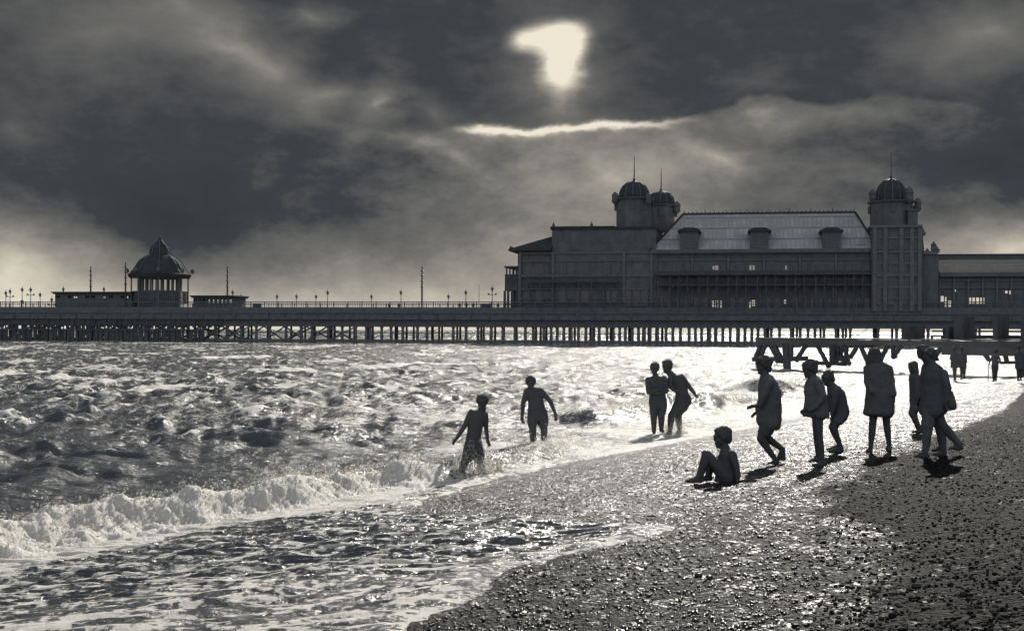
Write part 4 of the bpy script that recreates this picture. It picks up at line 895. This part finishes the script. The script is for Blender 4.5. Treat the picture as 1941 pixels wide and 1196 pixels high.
    def build(s, label, mats, voxel=.009, sub=0, group=None):
        names = list(s.acc); body = None; allz = [p[2] for p in s.acc['body'].v]; bx = s.P(0, 0).x
        vb = np.array(s.acc['body'].v); base = (float(vb[:, 0].mean()), float(s.D), float(vb[:, 2].min()))
        for nme in ['body']+[n for n in names if n != 'body']:
            me = s.acc[nme].mesh('tmp', True, base); tmp = bpy.data.objects.new('tmp', me); COL.objects.link(tmp)
            rm = tmp.modifiers.new('r', 'REMESH'); rm.mode = 'VOXEL'; rm.voxel_size = voxel; rm.use_smooth_shade = True
            sm_ = tmp.modifiers.new('s', 'SMOOTH'); sm_.factor = .5; sm_.iterations = 2 if nme in ('body',) else 5
            dg = bpy.context.evaluated_depsgraph_get(); me2 = bpy.data.meshes.new_from_object(tmp.evaluated_get(dg)); bpy.data.objects.remove(tmp)
            me2.polygons.foreach_set('use_smooth', [True]*len(me2.polygons))
            nv = len(me2.vertices); cc = np.empty(nv*3); me2.vertices.foreach_get('co', cc); cc = cc.reshape(-1, 3); nn = np.array([tuple(v.normal) for v in me2.vertices])
            if nme != 'body':
                fq, am = (26, .013) if nme == 'hair' else (8, .020)
                ph = fbm(cc[:, 0]*fq+3+cc[:, 1]*fq*.6, cc[:, 2]*fq*(.5 if nme == 'hair' else .7)+cc[:, 1]*fq*.4, 4, 200)-.5; cc = cc+nn*(ph*am*2)[:, None]
                if nme != 'hair': cc = cc+nn*((fbm((cc[:, 0]+cc[:, 1]*1.3)*17+cc[:, 2]*2.5, cc[:, 2]*2.6, 3, 210)-.5)*.030*sstep(np.full(1, voxel), .0, .002))[:, None]
                me2.vertices.foreach_set('co', cc.ravel()); me2.update()
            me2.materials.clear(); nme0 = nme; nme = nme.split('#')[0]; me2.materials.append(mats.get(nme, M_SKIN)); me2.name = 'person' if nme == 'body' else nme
            o = bpy.data.objects.new('person' if nme == 'body' else nme, me2); COL.objects.link(o)
            if nme == 'body': o.location = base; body = o; tag(o, label, 'person', group)
            else: o.parent = body
        return body
CL = M_CLOTH; HM = {'hair': M_HAIR}
c6 = (840, 660, 3.733); c7 = (1280, 640, 4.125); c8 = (1600, 620, 4.273); c9 = (1680, 640, 4.783); c10 = (1700, 600, 7.975)
# 1 boy wading out of the foam, nearest bather
f = Fig(21.9, *c6); f.head(277, 380, 58, 10, 5, hair='short'); f.limb('body', (279, 425, 26), (262, 462, 30))
f.loft('body', (212, 745, 50, .08), (210, 705, 62, .10), (212, 645, 54, .095), (222, 590, 52, .09), (230, 540, 56, .095), (238, 490, 62, .095), (248, 455, 52, .075), (256, 438, 30, .06))
f.limb('body', (200, 458, 27), (145, 560, 18, -.05), (100, 628, 13, -.12)); f.hand(98, 630, -22, 30, -.12, size=.15)
f.limb('body', (296, 472, 25), (303, 560, 17, .05), (314, 640, 12, -.02)); f.hand(314, 642, 8, 30, -.02, size=.15)
f.limb('body', (186, 720, 40), (155, 800, 31, -.1), (122, 900, 21, -.02)); f.foot(122, 900, 105, 925, 20, -.02, -.15)
f.limb('body', (240, 720, 40), (262, 790, 29, .1), (285, 890, 20, .2)); f.foot(285, 890, 290, 915, 19, .2, -.15)
f.loft('trunks', (210, 745, 60, .10), (209, 705, 67, .115), (212, 655, 59, .105)); f.limb('trunks', (186, 722, 44), (172, 765, 40, -.05)); f.limb('trunks', (240, 722, 44), (250, 765, 38, .05))
f.build('boy in swimming trunks wading through spray with arms held away, leftmost bather', {**HM, 'trunks': CL['trunks']})
# 2 second wader
f = Fig(27.0, *c6); f.head(619, 243, 50, -8, 4, hair='short'); f.limb('body', (622, 285, 22), (638, 308, 26))
f.loft('body', (668, 500, 56, .10), (668, 470, 66, .125), (664, 430, 62, .12), (655, 380, 55, .11), (648, 340, 59, .12), (641, 305, 62, .11), (638, 288, 46, .085), (636, 275, 26, .07))
f.limb('body', (594, 303, 24), (564, 390, 17, -.05), (558, 480, 12, -.1)); f.hand(558, 482, 4, 30, -.1, size=.17)
f.limb('body', (688, 300, 24), (756, 372, 17, -.06), (792, 458, 12, -.12)); f.hand(792, 460, 3, 30, -.12, size=.17, side=-1)
f.limb('body', (633, 478, 36), (630, 560, 28, -.06), (636, 640, 22, 0), (636, 705, 17, .03)); f.foot(636, 705, 632, 722, 16, 0.03, -.16)
f.limb('body', (702, 478, 36), (712, 560, 28, .06), (714, 640, 22, .04), (716, 700, 17, .1)); f.foot(716, 700, 718, 718, 16, .1, -.16)
f.loft('trunks', (668, 505, 62, .12), (668, 470, 71, .14), (664, 432, 66, .132)); f.limb('trunks', (634, 480, 40), (630, 530, 37, -.03)); f.limb('trunks', (702, 480, 40), (708, 530, 37, .03))
f.build('slim bather standing knee deep in foam with both arms hanging wide, second from left', {**HM, 'trunks': CL['trunks']})
# 3 pair: arms folded
f = Fig(31.2, *c6); f.head(1495, 143, 45, 20, 3, hair='short'); f.limb('body', (1497, 180, 18), (1505, 205, 22))
f.loft('body', (1520, 420, 52, .10), (1520, 385, 62, .13), (1516, 340, 58, .12), (1510, 290, 60, .12), (1508, 245, 68, .12), (1508, 212, 62, .10), (1506, 196, 30, .07))
f.limb('body', (1450, 222, 21), (1448, 308, 18, -.10), (1508, 292, 13, -.22)); f.hand(1506, 292, 30, -6, -.22, size=.16)
f.limb('body', (1563, 215, 22), (1577, 300, 18, -.08), (1512, 318, 13, -.2)); f.hand(1514, 318, -30, -4, -.2, size=.16, side=-1)
f.limb('body', (1492, 400, 31), (1489, 480, 25, -.02), (1492, 585, 16, .03)); f.foot(1492, 585, 1490, 603, 16, .03, -.15)
f.limb('body', (1546, 400, 31), (1543, 480, 25, -.03), (1546, 578, 16, .08)); f.foot(1546, 578, 1556, 592, 16, .08, -.15)
f.loft('trunks', (1520, 425, 60, .12), (1519, 390, 66, .14), (1516, 352, 61, .13)); f.limb('trunks', (1492, 402, 34), (1490, 445, 31)); f.limb('trunks', (1546, 402, 34), (1545, 445, 31))
f.build('bather hugging folded arms in the surf, left one of the close pair', {**HM, 'trunks': CL['trunks']})
# 4 pair: leaning, arm out
f = Fig(31.4, *c6); f.head(1585, 128, 48, 55, 8, hair='short'); f.limb('body', (1594, 170, 21), (1626, 196, 25))
f.loft('body', (1702, 395, 50, .10), (1700, 360, 52, .13), (1690, 320, 47, .12), (1676, 280, 52, .12), (1660, 240, 58, .12), (1648, 208, 56, .10), (1636, 188, 34, .08))
f.limb('body', (1690, 202, 23, .08), (1735, 262, 17, .05), (1778, 320, 12)); f.hand(1777, 319, 18, 24, size=.17)
f.limb('body', (1606, 212, 22, -.08), (1596, 262, 17, -.16), (1622, 292, 12, -.18)); f.hand(1620, 292, 20, 6, -.18, size=.16)
f.limb('body', (1682, 375, 38, -.05), (1612, 470, 27, -.12), (1602, 585, 17, -.05)); f.foot(1602, 585, 1580, 603, 16, -.05, -.08)
f.limb('body', (1715, 378, 36, .08), (1664, 470, 27, .05), (1682, 590, 16, .15)); f.foot(1682, 590, 1660, 603, 16, .15, -.05)
f.loft('trunks', (1704, 400, 56, .12), (1702, 365, 57, .14), (1694, 332, 51, .13)); f.limb('trunks', (1682, 377, 41, -.05), (1650, 420, 36, -.08)); f.limb('trunks', (1717, 380, 39, .08), (1694, 424, 34, .06))
f.build('bather bending sideways with one arm stretched down behind, right one of the close pair', {**HM, 'trunks': CL['trunks']})
# 5 seated child
f = Fig(17.5, *c7, sole=(300, 1128)); f.head(366, 778, 86, 90, 8, hair='short'); f.limb('body', (378, 838, 34), (392, 876, 42))
f.loft('body', (400, 1118, 86, .13), (408, 1075, 92, .15), (412, 1020, 84, .135), (410, 960, 76, .13), (404, 905, 62, .14), (398, 876, 44, .11), (392, 860, 30, .06))
f.limb('body', (400, 1085, 52, -.08), (238, 912, 40, -.10), (178, 1085, 28, -.10)); f.foot(180, 1085, 78, 1122, 27, -.10)
f.limb('body', (392, 1088, 50, .10), (285, 945, 38, .12), (272, 1080, 27, .12)); f.foot(272, 1082, 210, 1124, 25, .12)
f.limb('body', (432, 905, 34, -.14), (462, 1010, 24, -.20), (468, 1085, 18, -.2)); f.hand(468, 1083, 6, 26, -.2, size=.14)
f.limb('body', (425, 905, 34, .14), (330, 985, 22, .2), (285, 930, 17, .2)); f.hand(285, 932, -18, -12, .2, size=.14)
f.loft('trunks', (400, 1122, 92, .15), (408, 1075, 98, .165), (412, 1040, 90, .15)); f.limb('trunks', (400, 1088, 57, -.08), (330, 1012, 50, -.09)); f.limb('trunks', (392, 1090, 55, .10), (340, 1020, 48, .11))
f.build('child sitting on the wet shingle with knees drawn up, facing the sea', {**HM, 'trunks': CL['trunks']}, .008)
# 6 hopping child in loose shirt
f = Fig(19.9, *c7, sole=(770, 986)); f.head(686, 214, 71, 90, 6, hair='mop'); f.limb('body', (690, 268, 32), (706, 305, 36))
f.loft('body', (730, 690, 72, .13), (735, 600, 74, .13), (735, 500, 68, .12), (728, 420, 70, .13), (718, 350, 60, .14), (708, 310, 42, .10))
f.loft('shirt', (738, 712, 62, .15), (735, 690, 84, .17), (733, 650, 97, .18), (733, 590, 94, .17), (738, 520, 90, .165), (735, 430, 86, .17), (722, 350, 72, .17), (712, 305, 48, .13), (706, 288, 34, .07))
f.limb('shirt', (720, 350, 40, -.16), (672, 450, 34, -.18), (644, 520, 27, -.15)); f.limb('body', (644, 520, 18, -.15), (606, 530, 14, -.15)); f.hand(606, 530, -30, 6, -.15, size=.15)
f.limb('shirt', (722, 350, 38, .15), (735, 460, 32, .22), (672, 560, 26, .22)); f.limb('body', (672, 560, 17, .22), (655, 590, 14, .22)); f.hand(655, 592, -18, 14, .22, size=.14)
f.limb('body', (712, 680, 46, -.06), (664, 782, 35, -.06), (718, 868, 27, -.06), (782, 955, 19, -.06)); f.foot(784, 955, 735, 984, 19, -.06)
f.limb('body', (745, 680, 46, .10), (706, 768, 36, .10), (790, 832, 27, .12), (852, 878, 20, .12)); f.foot(852, 880, 806, 962, 20, .12); f.limb('body', (852, 880, 21, .12), (828, 930, 17, .12), (806, 958, 13, .12))
f.limb('shorts', (712, 672, 56, -.06), (686, 728, 50, -.06)); f.limb('shorts', (745, 672, 56, .10), (722, 728, 50, .10))
f.build('barefoot child in a loose shirt mid stride, nearest the seated child', {**HM, 'shirt': CL['mid'], 'shorts': CL['dark']})
# 7 standing child in short jacket
f = Fig(19.05, *c7, sole=(1105, 998)); f.head(1047, 243, 69, 90, 14, hair='mop'); f.limb('body', (1064, 290, 31), (1084, 322, 34))
f.loft('body', (1112, 620, 62, .12), (1108, 560, 66, .12), (1098, 470, 62, .11), (1092, 400, 64, .12), (1086, 340, 50, .12))
f.loft('jacket', (1112, 618, 82, .17), (1106, 590, 92, .18), (1098, 540, 90, .17), (1092, 470, 80, .16), (1088, 410, 78, .165), (1086, 350, 62, .16), (1084, 318, 44, .12), (1080, 300, 30, .07))
f.limb('jacket', (1100, 350, 38, -.15), (1130, 455, 32, -.2), (1075, 530, 28, -.18), (1030, 560, 24, -.16)); f.hand(1030, 562, -30, 2, -.16, size=.145)
f.limb('jacket', (1098, 350, 36, .15), (1112, 455, 30, .2), (1055, 560, 27, .18)); f.hand(1052, 564, -24, 10, .18, size=.14); f.loft('jacket', (1040, 612, 34, .14), (1030, 590, 40, .15), (1045, 555, 40, .15), (1062, 520, 30, .14))
f.limb('body', (1112, 610, 40, -.05), (1116, 700, 33, -.05), (1122, 770, 26, -.05), (1132, 850, 25, -.05), (1144, 965, 18, -.05)); f.foot(1146, 965, 1070, 1000, 20, -.05, part='shoe')
f.limb('body', (1120, 610, 38, .12), (1118, 700, 32, .12), (1120, 770, 25, .14), (1128, 850, 24, .14), (1136, 945, 17, .16)); f.foot(1128, 945, 1062, 975, 19, .16, part='shoe')
f.loft('shorts', (1116, 630, 50, .13), (1112, 600, 62, .14))
f.build('bare legged child in a short flared jacket standing with head bowed', {**HM, 'jacket': CL['mid'], 'shorts': CL['dark'], 'shoe': M_SHOE})
# 8 crouching child
f = Fig(21.4, *c7, sole=(1235, 893)); f.head(1190, 318, 56, 90, 26, hair='mop'); f.limb('body', (1208, 356, 26), (1236, 384, 30))
f.loft('body', (1285, 610, 60, .11), (1282, 560, 62, .12), (1270, 490, 56, .11), (1254, 430, 58, .12), (1240, 390, 42, .11))
f.loft('sweater', (1284, 612, 66, .14), (1288, 580, 72, .15), (1280, 540, 70, .145), (1268, 480, 66, .14), (1254, 425, 66, .15), (1240, 388, 50, .14), (1228, 370, 30, .08))
f.limb('sweater', (1240, 412, 32, -.13), (1228, 500, 24, -.17), (1216, 570, 18, -.15)); f.limb('body', (1216, 570, 14, -.15), (1211, 612, 12, -.12)); f.hand(1211, 612, -3, 20, -.12, size=.13)
f.limb('sweater', (1240, 412, 30, .13), (1222, 500, 23, .17), (1218, 570, 17, .15)); f.hand(1218, 585, -3, 20, .15, size=.13)
f.limb('body', (1290, 600, 44, -.05), (1258, 650, 38, -.07), (1228, 700, 29, -.08), (1258, 780, 24, -.06), (1286, 850, 18, -.05)); f.foot(1286, 850, 1184, 893, 19, -.05, part='shoe')
f.limb('body', (1290, 600, 42, .10), (1266, 650, 36, .12), (1242, 705, 28, .14), (1268, 780, 22, .12), (1298, 838, 17, .12)); f.foot(1298, 840, 1200, 882, 18, .12, part='shoe')
f.limb('shorts', (1290, 600, 52, -.05), (1262, 642, 44, -.06)); f.limb('shorts', (1292, 600, 50, .10), (1270, 642, 42, .11))
f.build('small child stooping with hands on knees behind the jacketed child', {**HM, 'sweater': CL['dark'], 'shorts': CL['mid'], 'shoe': M_SHOE})
# 9 woman in coat, seen from behind
f = Fig(20.05, *c8, sole=(215, 1018)); f.head(243, 232, 68, 180, 0, hair='long'); f.limb('hair', (205, 240, 24), (200, 290, 26), (206, 330, 20)); f.limb('hair', (282, 240, 24), (290, 290, 26), (286, 330, 20)); f.limb('hair', (244, 250, 44, -.02), (246, 320, 38, -.06)); f.limb('body', (250, 285, 30), (262, 310, 34))
f.loft('body', (290, 720, 80, .12), (288, 600, 84, .13), (284, 480, 78, .11), (275, 360, 85, .11), (268, 315, 70, .10))
f.loft('coat', (282, 722, 95, .17), (272, 702, 118, .20), (278, 685, 124, .21), (285, 640, 120, .21), (290, 570, 116, .20), (287, 500, 107, .18), (280, 430, 114, .17), (272, 350, 104, .16), (266, 305, 86, .14), (256, 282, 60, .11), (250, 268, 36, .08))
f.limb('coat', (186, 335, 31), (182, 440, 29, -.02), (205, 520, 25, -.14)); f.limb('coat', (362, 335, 31), (376, 440, 29, -.02), (372, 540, 26, -.14)); f.hand(205, 520, 20, 10, -.14, size=.16); f.hand(370, 545, -16, 20, -.14, size=.16)
f.limb('body', (240, 690, 37), (232, 770, 31), (226, 850, 29), (218, 930, 22), (214, 985, 18)); f.foot(214, 985, 196, 1020, 20, 0, .16, part='shoe')
f.limb('body', (348, 690, 37, .08), (355, 770, 31, .08), (363, 850, 28, .08), (372, 920, 21, .08), (378, 975, 17, .08)); f.foot(378, 975, 384, 1005, 19, .08, .16, part='shoe')
f.build('long haired woman in a knee length coat seen from behind, legs apart', {**HM, 'coat': CL['tweed'], 'shoe': M_SHOE})
# 10 child half hidden behind the group
f = Fig(25.6, *c9); f.head(240, 268, 54, 90, 10, hair='long'); f.limb('body', (248, 310, 26), (262, 335, 30))
f.loft('jacket', (275, 600, 58, .13), (276, 560, 64, .14), (272, 480, 60, .13), (266, 410, 58, .14), (258, 350, 48, .13), (252, 325, 30, .08)); f.loft('body', (274, 590, 46, .10), (268, 400, 46, .10), (258, 345, 36, .09))
f.limb('jacket', (258, 365, 28, -.13), (248, 460, 24, -.17), (240, 540, 20, -.16)); f.hand(240, 545, -6, 24, -.16, size=.13); f.limb('jacket', (258, 365, 28, .13), (262, 460, 24, .17), (262, 540, 20, .16))
f.limb('body', (262, 580, 42, -.05), (224, 682, 32, -.05), (262, 755, 25, -.05), (302, 830, 19, -.05)); f.foot(302, 830, 250, 860, 19, -.05, part='shoe')
f.limb('body', (282, 580, 42, .1), (262, 700, 32, .1), (310, 840, 19, .12)); f.foot(310, 840, 262, 866, 18, .12, part='shoe'); f.limb('shorts', (264, 580, 50, -.05), (246, 630, 44, -.05)); f.limb('shorts', (284, 580, 50, .1), (274, 640, 42, .1))
f.build('child with hooded hair stepping forward, half hidden left of the stooping adults', {**HM, 'jacket': CL['dark'], 'shorts': CL['mid'], 'shoe': M_SHOE}, .010)
# 11 adult with head bent, front of the pair
f = Fig(18.7, *c9, sole=(290, 1080)); f.head(388, 165, 66, 80, 12, hair='mop'); f.limb('hair', (420, 150, 40), (452, 190, 24), (478, 208, 9)); f.limb('body', (400, 215, 36), (425, 262, 42))
f.loft('body', (410, 720, 90, .15), (425, 600, 100, .16), (440, 450, 90, .14), (440, 340, 96, .15), (430, 280, 70, .14))
f.loft('coat', (400, 700, 96, .18), (420, 660, 118, .20), (432, 600, 122, .21), (440, 520, 116, .19), (444, 440, 106, .18), (440, 350, 108, .19), (430, 290, 88, .17), (418, 250, 58, .14), (408, 228, 38, .08))
f.limb('coat', (480, 320, 46, -.16), (512, 440, 38, -.2), (500, 560, 30, -.2)); f.hand(500, 565, 4, 26, -.2, size=.17); f.limb('coat', (420, 320, 42, .16), (385, 440, 34, .2), (345, 540, 28, .18)); f.hand(345, 545, -10, 24, .18, size=.16)
f.limb('trousers', (372, 650, 62, -.06), (352, 800, 50, -.08), (348, 900, 44, -.08), (342, 1030, 32, -.06)); f.foot(342, 1040, 232, 1082, 30, -.06, part='shoe'); f.limb('body', (370, 700, 40, -.06), (343, 1035, 20, -.06))
f.limb('trousers', (462, 660, 60, .10), (520, 790, 46, .12), (600, 870, 38, .14), (690, 968, 27, .16)); f.foot(690, 968, 650, 1020, 28, .16, part='shoe'); f.limb('body', (462, 700, 40, .10), (688, 965, 18, .16))
f.build('adult in coat and trousers striding left with head bent, nearest of the group', {**HM, 'coat': CL['dark'], 'trousers': CL['mid'], 'shoe': M_SHOE})
# 12 second adult just behind
f = Fig(19.9, *c9, sole=(480, 1062)); f.head(326, 128, 66, 95, 8, hair='short'); f.limb('body', (346, 180, 34), (382, 230, 38))
f.loft('coat', (430, 650, 96, .19), (432, 560, 100, .2), (425, 440, 92, .18), (412, 330, 88, .18), (396, 260, 66, .16), (384, 222, 36, .08)); f.loft('body', (430, 640, 80, .14), (412, 340, 74, .13), (392, 250, 50, .1))
f.limb('coat', (400, 290, 40, .16), (372, 420, 32, .2), (350, 520, 26, .18)); f.hand(350, 525, -8, 24, .18, size=.16); f.limb('coat', (440, 290, 40, -.16), (470, 420, 32, -.2), (450, 540, 26, -.2)); f.hand(450, 545, -4, 24, -.2, size=.16)
f.limb('trousers', (430, 640, 56, -.04), (478, 790, 42, -.04), (516, 1020, 27, 0)); f.foot(518, 1024, 440, 1066, 27, 0, part='shoe'); f.limb('body', (430, 680, 36, 0), (516, 1018, 18, 0))
f.limb('trousers', (470, 640, 54, .14), (510, 790, 40, .16), (540, 1000, 25, .18)); f.foot(540, 1004, 470, 1040, 26, .18, part='shoe'); f.limb('body', (470, 680, 34, .14), (540, 1000, 17, .18))
f.build('taller adult whose head shows just behind the stooping adult', {**HM, 'coat': CL['tweed'], 'trousers': CL['dark'], 'shoe': M_SHOE}, .010)
# shoulder bag carried by the stooping adult
fb_ = Fig(18.55, *c9); bp = fb_.P(575, 590); r = empty('shoulder_bag', bp); tag(r, 'bulging dark shoulder bag hanging behind the hip of the stooping adult', 'bag')
f = Fig(18.55, *c9); a = Acc(); a.loft([(f.P(580, 655), 36*f.mpp, .05), (f.P(585, 635), 52*f.mpp, .085), (f.P(578, 600), 56*f.mpp, .10), (f.P(566, 540), 52*f.mpp, .09), (f.P(560, 490), 40*f.mpp, .06), (f.P(556, 475), 26*f.mpp, .03)], 18); a.obj('pouch', CL['dark'], r, off=bp, smooth=True)
a = Acc(); a.tube([f.P(545, 500), f.P(552, 400), f.P(530, 300), f.P(480, 258), f.P(450, 262)], [.014]*5, 8); a.obj('strap', M_SHOE, r, off=bp, smooth=True)
# far figures on the shore
def far_coat(D, hx, hy, sx, hem, legs, lb, w0=55, skin=True, yaw=170):
    f = Fig(D, *c10); f.head(hx, hy, 36, yaw, 4, hair='mop'); f.limb('body', (hx, hy+28, 15), (sx, hy+52, 18))
    m_ = (hy+hem)/2; f.loft('coat', (sx, hem, w0*.95, .19), (sx, hem-20, w0*1.05, .2), (sx, m_+40, w0, .18), (sx, m_-20, w0*.85, .15), (sx, hy+80, w0*.95, .16), (sx, hy+52, w0*.6, .12), (sx, hy+40, w0*.3, .06)); f.loft('body', (sx, hem-10, w0*.7, .13), (sx, hy+80, w0*.7, .11), (sx, hy+50, w0*.4, .08))
    for q in (-1, 1): f.limb('coat', (sx+q*w0*.85, hy+85, 17), (sx+q*w0*1.05, m_, 15), (sx+q*w0*.9, m_+60, 12, -.1)); f.hand(sx+q*w0*.9, m_+60, -q*6, 20, -.1, size=.16)
    for (x0, x1, yb) in legs: f.limb('body', (x0, hem-40, 26), ((x0+x1)/2, (hem+yb)/2, 20), (x1, yb-22, 12)); f.foot(x1, yb-22, x1-8, yb-4, 13, 0, .15, part='shoe')
    return f.build(lb, {**HM, 'coat': CL['dark'], 'shoe': M_SHOE}, .014)
far_coat(66, 862, 492, 868, 775, [(862, 872, 962), (880, 884, 964)], 'far off figure in a long dark coat by the jetty, left of two together', 50)
far_coat(64.5, 975, 485, 985, 770, [(975, 976, 955), (1018, 1022, 945)], 'far off figure in a dark coat by the jetty, right of two together', 58)
f = Fig(61, *c10); f.head(1500, 520, 36, 60, 30, hair='short'); f.limb('body', (1500, 545, 15), (1492, 570, 18)); f.loft('jersey', (1480, 750, 42, .13), (1482, 700, 46, .14), (1482, 640, 46, .13), (1488, 590, 50, .14), (1492, 565, 30, .1)); f.loft('body', (1480, 745, 34, .1), (1490, 580, 36, .1))
f.limb('jersey', (1450, 600, 18), (1405, 680, 15), (1388, 735, 11)); f.hand(1388, 735, -3, 20, size=.14); f.limb('jersey', (1525, 600, 18), (1560, 660, 14), (1520, 700, 11, -.1)); f.hand(1520, 700, -15, 8, -.1, size=.14)
for x0, x1, yb in ((1458, 1460, 985), (1500, 1496, 980)): f.limb('body', (x0, 740, 27), (x0, 860, 21), (x1, yb-20, 13)); f.foot(x1, yb-20, x1-6, yb-3, 13, 0, -.15, part='shoe'); f.limb('shorts', (x0, 742, 31), (x0, 810, 27))
f.build('far off boy leaning on a stick beside the jetty rail', {**HM, 'jersey': CL['mid'], 'shorts': CL['dark'], 'shoe': M_SHOE}, .014)
f = Fig(60.9, *c10); a = Acc(); b0 = f.P(1378, 985); a.tube([b0, f.P(1382, 860), f.P(1388, 715)], [.018, .02, .022], 8); o = a.obj('walking_stick', M_WOOD, off=b0); o.location = b0; tag(o, 'thin straight stick planted in the shingle under the boy\'s hand', 'stick')
far_coat(57.5, 1845, 468, 1850, 800, [(1830, 1832, 972), (1872, 1874, 970)], 'far off person in a long coat at the right edge by the jetty', 58)
# swimmer's head out in the waves
f = Fig(112, 840, 660, 3.733); f.head(202, 84, 17, 20, 0, hair='short'); f.limb('body', (203, 98, 7), (205, 108, 9)); f.loft('body', (207, 150, 22, .12), (206, 118, 24, .14), (205, 106, 14, .1)); f.build('lone swimmer with only the head above the waves', HM, .02)
# splashes round the waders
def at_fig(D, px, py): x, y = unroll(px, py); return (x-CXP)/F*D, D, CAMH-(y-HZ)/F*D
for D, px, py, n, rx, hg, lb in ((21.8, 893, 905, 2600, .42, .62, 'tall ragged splash around the legs of the leftmost bather'), (22.3, 938, 900, 900, .22, .3, 'small round splash just right of the leftmost bather'), (31.3, 1278, 822, 1500, .36, .48, 'splash flying up round the knees of the bending bather')):
    x, y, z = at_fig(D, px, py); splash(x, y, max(z, sea_z(x, y)-.02), n, rx, hg, lb)
